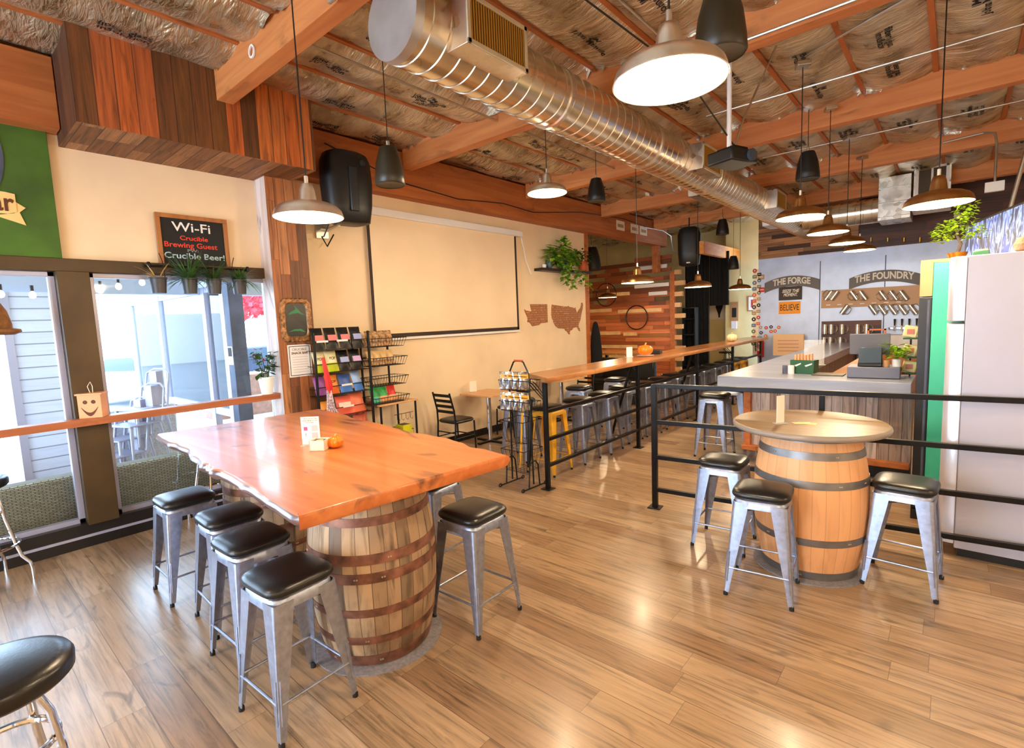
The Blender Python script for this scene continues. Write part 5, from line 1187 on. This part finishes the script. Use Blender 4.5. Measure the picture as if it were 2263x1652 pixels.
b = MB(); b.rings([[(-p_[1], p_[0], p_[2]) for p_ in r_] for r_ in rg]); b.build('cabinet', 'black', l2, smooth=60); MB().cyl((0, 0, .88), (0, 0, 1.1), .015).build('hanger', 'blackmet', l2); MB().box(-.06, -.18, .05, .02, -.165, .075).build('badge', 'white', l2)
t = T('black_rack', 'narrow black open equipment rack in front of the long curtain', 'rack', (-5.1, 12.9, 0)); b = MB()
for x in (-.16, .16): b.box(x-.012, -.1, 0, x+.012, .1, 2.0)
for z in (.1, .5, .9, 1.3, 1.7, 1.98): b.box(-.16, -.1, z, .16, .1, z+.015)
b.build('frame', 'wire', t)
t = T('black_jacket', 'black garment hanging on the post at the end of the cream wall', 'jacket', (XW+.10, 9.32, .6))
b = MB(); b.rings([[(p_[0]*w, p_[1]*d, z) for p_ in sq(1, z, 2.4, 24)] for z, w, d in ((0, .13, .06), (.05, .15, .07), (.5, .14, .07), (.9, .1, .06), (1.12, .05, .04), (1.16, .02, .02))]); b.build('cloth', 'curtain', t, smooth=60)
# hallway wall things
def poster(name, x, y, z, w, h, lab, cat, frm='oakframe', pic='paper', d=.02):
    t = T(name, lab, cat, (x, y, z)); MB().box(-w/2, -d, 0, w/2, 0, h).build('frame', frm, t); MB().box(-w/2+.03, -d-.002, .03, w/2-.03, -d, h-.03).build('mat_board', 'paper', t); return t
t = T('beer_poster', 'white poster of a dark bottle neck on the hallway wall below the short curtain', 'poster', (-5.05, 14.89, 1.75)); MB().box(-.28, -.004, -.1, .28, 0, .75).build('sheet', 'paper', t)
b = MB(); b.prism([(-.1, .7), (.1, .7), (.1, .25), (.03, .05), (.02, -.05), (-.02, -.05), (-.03, .05), (-.1, .25)], lambda a, c, q: (a, -.006-q, c), 0, .002); b.build('bottle_print', 'ink', t)
t = poster('framed_photo', -3.83, 14.19, 1.84, .52, .4, 'framed photograph of a red landscape on the hallway wall', 'picture'); MB().box(-.17, -.026, .1, .17, -.022, .3).build('photo', mat('red_photo', (150, 56, 44), .5, var=.6, vs=9), t)
t = T('wall_telephone', 'small wall unit with papers in the hallway corner', 'wall unit', (-4.42, 14.19, 1.4)); MB().box(-.1, -.03, .2, .1, 0, .7).build('board', 'cooltan', t); MB().box(-.06, -.06, 0, .07, 0, .2).build('box', 'white', t); MB().box(-.05, -.04, .3, .06, -.031, .55).build('notes', 'ink', t)
t = T('fire_extinguisher', 'red fire extinguisher hanging at the end of the zinc wall under the drink rail', 'fire extinguisher', (-3.52, 13.28, .72))
MB().lathe([(.05, 0), (.07, .01), (.075, .05), (.075, .36), (.06, .42), (.025, .45), (.025, .48)], n=28, cap0=True, cap1=True).build('cylinder', mat('extinguisher_red', (206, 24, 28), .25), t, smooth=50)
MB().box(-.045, -.078, .16, .045, -.07, .36).build('label_plate', 'paper', t); MB().tube([(.02, 0, .47), (-.06, -.03, .5), (-.12, -.03, .4), (-.1, -.04, .15)], .011, 8).build('hose', 'black', t); MB().box(-.03, -.05, .47, .02, .05, .5).build('handle', 'black', t)
t = T('far_stool', 'small high round seat beside the extinguisher under the drink rail', 'stool', (-4.15, 12.75, 0)); MB().lathe([(.01, .86), (.17, .86), (.18, .89), (.16, .9), (.01, .9)], n=24).build('seat', 'vinyl', t)
for i in range(3): MB().cyl((.05*cos(i*2.1), .05*sin(i*2.1), .86), (.18*cos(i*2.1), .18*sin(i*2.1), 0), .01).build('leg', 'wire', t)
# ============================================================ BAR
CT = 1.085
bc = T('bar_counter', 'L shaped bar with thick grey slab top and weathered vertical board front', 'counter', (-2.15, 6.27, 0))
b = MB(); b.rings([[(0, 0, z), (1.86, 0, z), (1.86, .72, z), (.66, .72, z), (.66, 6.9, z), (0, 6.9, z)] for z in (CT-.125, CT)]); b.build('bar_top', 'bartop', bc, bevel=.006, smooth=0)
b = MB().box(.3, .28, .2, 1.86, .6, CT-.126); b.box(.3, .6, .2, .6, 6.8, CT-.126); b.build('bar_front', 'barbase', bc); MB().box(.22, .2, .16, 1.86, .6, .22).build('base_moulding', 'girder', bc, bevel=.006)
MB().box(.36, .36, 0, 1.86, .6, .2).box(.36, .6, 0, .6, 6.8, .2).build('toe_kick', 'black', bc)
MB().box(.24, .22, .2, .32, .34, CT-.126).build('corner_post', 'girder', bc, bevel=.004)
t = T('condiment_crate', 'dark green box of cutlery and napkins with blue tins on the bar corner', 'box', (-1.33, 6.85, CT+.001), R(-8))
MB().box(-.13, -.08, 0, .13, .08, .16).build('box', 'gbox', t, bevel=.002); b = MB()
b.prism([(.03, .1), (.11, .13), (.11, .115), (.045, .085)], lambda a, c, q: (a, -.081-q, c), 0, .001); b.prism([(-.08, .1), (-.01, .13), (-.01, .115), (-.065, .085)], lambda a, c, q: (a, -.081-q, c), 0, .001); b.build('white_swoosh_print', 'white', t)
for x in (-.16, -.1): MB().lathe([(.035, 0), (.035, .1)], (x, -.13, 0), 20, True, True).build('tin', 'slate' if x < -.12 else 'white', t)
b = MB()
for i in range(6): b.box(-.1+.035*i, -.03, .15, -.08+.035*i, .0, .22+.008*(i % 3))
b.build('wooden_cutlery', 'boxwood', t)
t = T('clear_menu_stand', 'tall clear acrylic holder behind the green crate on the bar', 'holder', (-1.42, 7.9, CT+.001), R(6)); MB().box(-.12, -.004, 0, .12, .004, .34).build('panel', 'acryl', t); MB().box(-.14, -.05, 0, .14, .05, .006).build('foot', 'acryl', t)
t = T('framed_notice', 'pale wooden notice board standing on the bar against the zinc wall', 'sign', (-2.9, 13.2, .78)); MB().box(-.32, -.02, 0, .32, .02, .5).build('board', mat('pale_pine', (236, 196, 150), .6), t); 
b = MB(); [b.box(-.22, -.024, .1+.08*i, .22, -.0202, .12+.08*i) for i in range(4)]; b.build('lettering_lines', cm('line_red', (206, 140, 110)), t)
# register
ry = 6.72
t = T('cash_drawer', 'wide blue grey cash drawer on the front of the bar', 'cash drawer', (-.63, ry, CT+.001), R(2)); MB().box(-.235, -.18, .004, .225, .2, .12).build('drawer', 'regd', t, bevel=.006); MB().box(-.2, -.15, 0, .2, .17, .004).build('feet', 'black', t)
t = T('point_of_sale_screen', 'grey tilted register display with its back to the room on the cash drawer', 'screen', (-.66, ry-.02, CT+.122), R(4))
rot = Matrix.Rotation(R(14), 3, 'X'); MB().cbox((-.02, .0, .235), (.36, .014, .235), rot).build('display', 'register', t, bevel=.008); MB().cbox((-.02, -.012, .28), (.045, .006, .04), rot).build('logo_badge', 'black', t)
MB().rings([[(-.12, -.1, 0), (.1, -.1, 0), (.1, .1, 0), (-.12, .1, 0)], [(-.1, -.06, .18), (.09, -.06, .18), (.09, .0, .18), (-.1, .0, .18)]]).build('stand', 'black', t, bevel=.01); MB().cbox((-.01, -.09, .12), (.2, .008, .17), Matrix.Rotation(R(-20), 3, 'X')).build('customer_display', 'carglass', t, bevel=.006)
t = T('basil_plant', 'bright green basil in a white tin beside the register screen', 'potted plant', (-.44, ry-.05, CT+.122)); MB().lathe([(.04, 0), (.042, .08), (.036, .08), (.01, .07)], n=24, cap0=True).build('tin', 'white', t)
b = MB(); b.mx = Matrix.Translation((-.01, 0, .13)); leafset(b, 46, .07, lambda r_, rn: rn.uniform(-.03, .1), .09, 33); b.build('leaves', 'leafy', t, smooth=0)
t = T('brown_cup', 'small brown card cup beside the basil tin', 'cup', (-.52, ry-.1, CT+.122)); MB().lathe([(.025, 0), (.03, .07)], n=18, cap0=True).build('cup', 'cooltan', t)
t = T('snack_display', 'green and cream packets on a small tiered stand between register and cooler', 'display stand', (-.34, ry+.15, CT+.001))
for z in (.03, .2, .4):
    MB().box(-.06, -.08, z, .07, .08, z+.015).build('tier', 'gbox', t); MB().cbox((.0, -.02, z+.08), (.12, .05, .12), Matrix.Rotation(R(12), 3, 'Y')).build('packet', cm('packet_cream', (232, 214, 150)), t, bevel=.01); MB().cbox((.0, -.05, z+.08), (.06, .01, .05)).build('packet_print', cm('packet_red', (206, 110, 80)), t)
MB().cyl((0, .05, 0), (0, .05, .5), .008).build('pole', 'blackmet', t)
t = T('card_reader_tray', 'dark flat tray on the bar left of the cash drawer', 'tray', (-1.05, ry+.05, CT+.001)); MB().box(-.17, -.12, 0, .14, .12, .012).build('tray', mat('dark_olive', (70, 56, 30), .4), t, bevel=.003)
t = T('wood_flap', 'pale wooden lifting flap leaning beside the register', 'flap', (-1.0, 7.35, CT-.2)); MB().prism([(-.35, 0), (.15, .35), (.2, .38), (.2, 0)], lambda a, c, q: (a, q, c), 0, .03).build('board', 'bistro', t)
# ============================================================ BAR WALL THINGS
YS = YB-.004
def banner(s, xc, z, w, lab, tsz, sp):
    t = T('arched_sign', lab, 'sign', (xc, YS, z)); n = 24; h = .24
    cz = lambda x: .13*(1-(x/(w/2))**2)
    b = MB(); vs = []
    for i in range(n+1):
        x = -w/2+w*i/n; vs += [(x+.0, -.012, cz(x)-.0), (x, -.012, cz(x)+h), (x, 0, cz(x)), (x, 0, cz(x)+h)]
    fs = []
    for i in range(n): a = 4*i; fs += [(a, a+4, a+5, a+1), (a+2, a+3, a+7, a+6), (a, a+2, a+6, a+4), (a+1, a+5, a+7, a+3)]
    fs += [(0, 1, 3, 2), (4*n, 4*n+2, 4*n+3, 4*n+1)]; b.add(vs, fs); b.build('banner', 'banner', t, smooth=0)
    text(s, .2, onY(0, -.0135, h/2), 'bannertxt', 'lettering', t, .002, fit=w*sp, bold=.006, curve=lambda x: cz(x*1.0*(w*sp)/tsz))
fa, fb_ = UY(1690, 620, YS), UY(1812, 620, YS)
banner('THE FORGE', (fa.x+fb_.x)/2, UY(1750, 625, YS).z-.2, fb_.x-fa.x, 'grey arched banner sign reading the forge on the zinc wall', 1.0, .68)
fa, fb_ = UY(1877, 610, YS), UY(2034, 610, YS)
banner('THE FOUNDRY', (fa.x+fb_.x)/2, UY(1955, 612, YS).z-.22, fb_.x-fa.x, 'grey arched banner sign reading the foundry on the zinc wall', 1.3, .84)
def rect(name, x0, y0, x1, y1, m, lab, cat, grp=None, d=.01):
    a, c = UY(x0, y1, YS), UY(x1, y0, YS); t = T(name, lab, cat, (a.x, YS, min(a.z, c.z)), 0, grp)
    w = c.x-a.x; h = abs(UY((x0+x1)/2, y0, YS).z-UY((x0+x1)/2, y1, YS).z); MB().box(0, -d, 0, w, 0, h).build('sheet', m, t); return t, w, h
t, w, h = rect('dark_poster', 1721, 634, 1773, 664, mat('poster_dark', (54, 44, 40), .6), 'dark poster reading seize the moment under the forge banner', 'poster')
text('SEIZE THE', .1, onY(w/2, -.011, h*.66), 'bannertxt', 'lettering', t, .001, fit=w*.74, bold=.003, shear=.3); text('MOMENT.', .1, onY(w/2, -.011, h*.38), 'bannertxt', 'lettering', t, .001, fit=w*.6, bold=.003, shear=.3)
t, w, h = rect('orange_poster', 1721, 667, 1769, 694, mat('poster_orange', (244, 156, 20), .6), 'orange poster reading believe under the dark poster', 'poster')
text('BELIEVE', .2, onY(w/2, -.011, h*.5), 'ink', 'lettering', t, .001, fit=w*.88)
def mug(x, z, lab, grp, tilt, hand, y=YS-.07):
    t = T('mug', lab, 'mug', (x, y, z), 0, grp); mx = Matrix.Rotation(R(tilt), 4, 'Y'); b = MB(); b.mx = mx
    b.lathe([(.042, -.12), (.05, -.115), (.05, .1), (.045, .1), (.042, -.1), (.01, -.1)], n=18, cap0=True); b.build('mug_body', M['mugm'], t)
    b = MB(); b.mx = mx; b.tube([(hand*.05, 0, .08), (hand*.1, 0, .07), (hand*.115, 0, 0), (hand*.1, 0, -.07), (hand*.05, 0, -.08)], .009, 6); b.build('handle', M['mugm'], t)
M['mugm'] = metal('mug_steel', (206, 200, 192), .25, .1, 10, metallic=.8)
t, w, h = rect('mug_board', 1815, 640, 2033, 681, 'cooltan', 'long brown board of hanging steel mugs under the foundry banner', 'board', None, .03)
bx = t
b = MB()
for i in range(7): b.box(.1+.21*i, -.032, .06, .18+.21*i, -.03, .075)
b.build('name_tags', 'white', t)
GM = 'steel mugs on the brown board'
for i, px_ in enumerate((1833, 1846, 1888, 1908, 1952, 1975, 1997)): p = UY(px_, 652, YS); mug(p.x, p.z, 'steel mug hanging tilted in the upper row of the brown board, %s from the left' % ords[i].replace('nearest', 'first'), GM, 32 if i < 2 else -32, -1)
for i, px_ in enumerate((1868, 1930, 1950, 1973, 1995, 2018)): p = UY(px_, 683, YS); mug(p.x, p.z, 'steel mug hanging tilted in the lower row of the brown board, %s from the left' % ords[i].replace('nearest', 'first'), GM, 32 if i < 1 else -32, 1)
t, w, h = rect('mug_board', 1815, 708, 1948, 768, 'darkwall', 'dark red brown board of upright mugs behind the register', 'board', None, .03)
for r_, (yy, xs) in enumerate(((726, (1824, 1838, 1862, 1896, 1916)), (754, (1822, 1836, 1858, 1926)))):
    for i, px_ in enumerate(xs): p = UY(px_, yy, YS); mug(p.x, p.z, 'steel mug hanging upright in the %s row of the dark board, %s from the left' % (('top', 'bottom')[r_], ords[i].replace('nearest', 'first')), 'steel mugs on the dark board', 0, 1)
tp = T('tap_rail', 'stainless beer tap rail with a row of black handled taps on the zinc wall', 'beer taps', (UY(1975, 722, YS).x, YS, UY(1990, 722, YS).z))
MB().box(-.1, -.06, -.05, .75, 0, .0).build('tap_pipe', 'chrome', tp, bevel=.006)
for i in range(6): b = MB().cyl((.02+.12*i, -.09, -.08), (.02+.12*i, -.09, .03), .014, n=10); q = b.build('tap', 'chrome', tp); MB().cyl((.02+.12*i, -.09, .03), (.02+.12*i, -.09, .17), .012, .02, n=10).build('tap_handle', 'black', q)
MB().box(-.2, -.3, -.75, .8, 0, -.15).build('drip_cabinet', 'white', tp, bevel=.02)
t = T('back_bar_cabinet', 'dark glossy back bar cabinet standing against the zinc wall', 'cabinet', (-1.42, 13.05, 0)); MB().box(0, -.35, 0, 2.6, .33, .92).build('cabinet', 'girder', t, bevel=.004); MB().box(-.01, -.37, .92, 2.62, .33, .96).build('cabinet_top', mat('dark_gloss_top', (96, 70, 44), .2), t)
t = T('stool_frame_orange', 'orange wooden frame box standing on the back bar before the dark board', 'box', (-1.35, 12.9, .96)); b = MB()
for (x0, z0, x1, z1) in ((0, 0, .03, .42), (.28, 0, .31, .42), (0, .39, .31, .42), (0, .2, .31, .23)): b.box(x0, -.03, z0, x1, .03, z1)
b.build('frame', 'orange', t)
# stickers
rs = random.Random(9); cols = [(40, 36, 40, 'black'), (214, 100, 60, 'orange'), (90, 120, 160, 'blue'), (200, 60, 60, 'red'), (120, 130, 90, 'olive'), (180, 150, 120, 'tan'), (60, 70, 80, 'slate')]
mats = [mat('sticker_'+c[3], c[:3], .6) for c in cols]
n = 0
strip = T('sticker_strip', 'white strip edging the zinc wall under the column of stickers', 'strip', (UY(1669, 790, YS).x, YS, .75)); MB().box(-.06, -.004, 0, .07, 0, 2.1).build('strip', 'paper', strip)
def sticker(px_, py_, r_, ci, lab, dz=0, rd=True):
    p = UY(px_, py_, YS-.006); t = T('sticker', lab, 'sticker', (p.x, YS-.0045-dz, p.z), 0, 'stickers on the zinc wall')
    if rd: MB().lathe([(.001, -.003), (r_, -.003), (r_, 0)], n=20, axis='Y').build('disc', mats[ci], t); MB().lathe([(.001, -.004), (r_*.35, -.004)], n=16, axis='Y').build('print', 'paper', t)
    else: MB().box(-r_, -.003, -r_*.8, r_, 0, r_*.8).build('panel', mats[ci], t); MB().box(-r_*.6, -.004, -r_*.1, r_*.6, -.003, r_*.15).build('print', 'paper', t)
for i in range(13): ci = rs.randrange(7); sticker(1668-.35*i*.8, 598+13.4*i, .05, ci, '%s sticker in the left column on the white strip, %s from the top' % (cols[ci][3], (ords[:1] and ['first']+ords[1:12]+['thirteenth'])[i]), 0, i % 2 == 0)
for i in range(9): ci = rs.randrange(7); sticker(1678-.3*i, 606+13.6*i, .045, ci, '%s sticker in the second column beside the strip, %s from the top' % (cols[ci][3], (['first']+ords[1:12])[i]), 0, i % 2 == 1)
for i, (a, c) in enumerate(((1682, 612), (1684, 640), (1681, 723), (1693, 724), (1704, 732), (1713, 731), (1721, 723), (1704, 722), (1682, 735), (1692, 742))): ci = rs.randrange(7); sticker(a, c, .04 if i > 1 else .07, ci, 'stray %s sticker on the zinc wall, %s of the loose ones outside the columns' % (cols[ci][3], (['first']+ords[1:12])[i]), 0, i > 1)
# dark wall fittings
for i, px_ in enumerate((1925, 1962, 1998, 2033)):
    p = UY(px_, 530, YB-.06); t = T('coat_hook', 'small pale hook on the dark boards above the zinc wall, %s from the left' % o4[i], 'hook', (p.x, YB-.032, p.z), 0, 'hooks on the dark boards'); MB().tube([(0, 0, .05), (0, -.05, .04), (0, -.05, -.03), (0, -.02, -.05)], .012, 6).build('hook', 'brass', t)
# ============================================================ FRIDGES
fx = -.04; t = T('tall_fridge', 'tall pale grey refrigerator with rounded front behind the railing at the right', 'refrigerator', (fx, 4.80, 0))
MB().box(.1, 0, .06, .86, .62, 2.17).build('cabinet', 'fridge', t, bevel=.006)
def curved(z0, z1): return MB().prism([(.098, 0), (.03, .01), (.005, .06), (0, .3), (.005, .56), (.03, .61), (.098, .62)], lambda a, c, q: (a, c, q), z0, z1)
curved(.09, 1.70).build('door', 'fridged', t, bevel=.004, smooth=60); curved(1.72, 2.17).build('header', 'fridged', t, bevel=.004, smooth=60)
MB().box(.12, .02, 0, .84, .6, .06).build('kick_plate', 'black', t)
t = T('drinks_cooler', 'drinks cooler with green side, tan header and black door behind the fridge', 'cooler', (-.225, 5.47, 0))
MB().box(.085, 0, .08, .8, .68, 2.18).build('cabinet', 'coolg', t, bevel=.004); MB().box(0, 0, .1, .083, .68, 1.90).build('door', 'black', t, bevel=.004); MB().box(.055, -.004, .12, .07, .0, 1.88).build('door_edge_trim', 'slate', t)
MB().box(0, 0, 1.91, .083, .68, 2.19).build('header', 'cooltan', t, bevel=.003); MB().box(0, 0, 0, .8, .68, .09).build('kick_plate', 'black', t)
b = MB(); b.prism([(.3, 1.5), (.24, 1.35), (.3, 1.36)], lambda a, c, q: (a, -q, c), .0, .001); b.prism([(.3, .95), (.25, .85), (.3, .86)], lambda a, c, q: (a, -q, c), .0, .001); b.build('white_print', 'white', t)
MB().box(0, .05, 2.185, .75, .6, 2.21).build('top_board', 'cooltan', t)
t = T('bonsai', 'small leafy yellow green bonsai on top of the drinks cooler', 'bonsai', (-.0, 5.7, 2.212)); MB().lathe([(.05, 0), (.07, .05), (.01, .045)], n=20, cap0=True).build('pot', 'brass', t); MB().tube([(0, 0, .04), (.02, 0, .12), (-.01, 0, .2), (.02, 0, .3)], [.014, .012, .009, .005], 8).build('trunk', 'trunk', t)
b = MB()
for (dx, dz, s_) in ((-.1, .2, .07), (.0, .28, .1), (.1, .2, .08), (.04, .38, .07), (-.05, .25, .08)): b.mx = Matrix.Translation((dx, 0, dz)); leafset(b, 90, s_, lambda r_, rn: rn.uniform(-.05, .06), .035, int(dx*100)+50)
b.build('foliage', 'leafy', t, smooth=0)
t = T('green_tin', 'small dark green tin with pale lid on top of the fridge', 'tin', (.03+.1, 5.1, 2.1715)); MB().box(-.045, -.04, 0, .045, .04, .045).build('tin', 'gbox', t, bevel=.004); MB().box(-.03, -.03, .045, .035, .03, .055).build('lid', 'scroll', t)
t = T('brown_plush', 'small brown plush toy with a pink ear on top of the fridge', 'toy', (.36, 5.0, 2.1715)); MB().lathe([(.02, 0), (.06, .02), (.07, .06), (.05, .1), (.01, .12)], n=20, cap0=True).build('body', mat('plush_brown', (128, 92, 72), .95, bump=.6, bs=80), t); MB().lathe([(.001, 0), (.02, .02), (.001, .1)], (.06, 0, .08), 8).build('ear', cm('plush_pink', (226, 150, 150)), t)
tvA, tvB = V((.07, 9.0, 0)), V((.62, 6.9, 0)); dd = (tvB-tvA); ang = atan2(dd.y, dd.x)
t = T('television', 'large television showing blue and white figures above the fridge', 'television', (tvA.x, tvA.y, 2.28), ang); Lw = dd.length
MB().box(0, 0, 0, Lw, .05, .56).build('housing', 'black', t, bevel=.006)
g = G('tv_picture'); nz = g.n('ShaderNodeTexNoise', {'Vector': g.obj((3.2, 1, 1.2)), 'Scale': 3.0, 'Detail': 4.0, 'Distortion': 1.0}).outputs[0]
tc = g.ramp(nz, [(.3, (10, 12, 22)), (.44, (40, 56, 90)), (.52, (150, 166, 220)), (.58, (60, 90, 200)), (.66, (20, 26, 40)), (.75, (210, 216, 240))]); g.set(Base_Color=(0, 0, 0, 1), Emission_Color=tc, Emission_Strength=1.6)
MB().box(.03, -.004, .03, Lw-.03, -.0005, .53).build('picture', g.m, t)
MB().cyl((Lw*.5, .06, .45), (Lw*.5, .3, 1.86), .02).build('mount_pole', 'steelpipe', t)
t = T('security_camera', 'small white dome camera on the dark wall above the plenum', 'camera', (UY(2117, 477, YB-.1).x, YB-.035, UY(2117, 477, YB-.1).z)); MB().lathe([(.06, 0), (.06, -.06), (.03, -.1), (.001, -.11)], n=20, axis='Y').build('dome', 'white', t)
t = T('outlet_box', 'pale double switch box hanging above the television', 'box', (.32, 8.9, 3.2)); MB().box(-.09, -.03, 0, .09, .03, .12).build('box', 'white', t, bevel=.004)
# ============================================================ LIGHT
w = bpy.data.worlds.new('world'); SC.world = w; w.use_nodes = True; bg = w.node_tree.nodes['Background']; bg.inputs[0].default_value = (.62, .8, 1.0, 1); bg.inputs[1].default_value = 11.0
def area(loc, rot, sx, sy, e, c, name='window_daylight'):
    l = bpy.data.lights.new(name, 'AREA'); l.shape = 'RECTANGLE'; l.size = sx; l.size_y = sy; l.energy = e; l.color = c
    o = bpy.data.objects.new(name, l); COL.objects.link(o); o.location = loc; o.rotation_euler = rot; return o
SC.view_settings.view_transform = 'Standard'; SC.view_settings.look = 'None'; SC.view_settings.gamma = 1; SC.view_settings.use_curve_mapping = False
SC.view_settings.exposure = .5
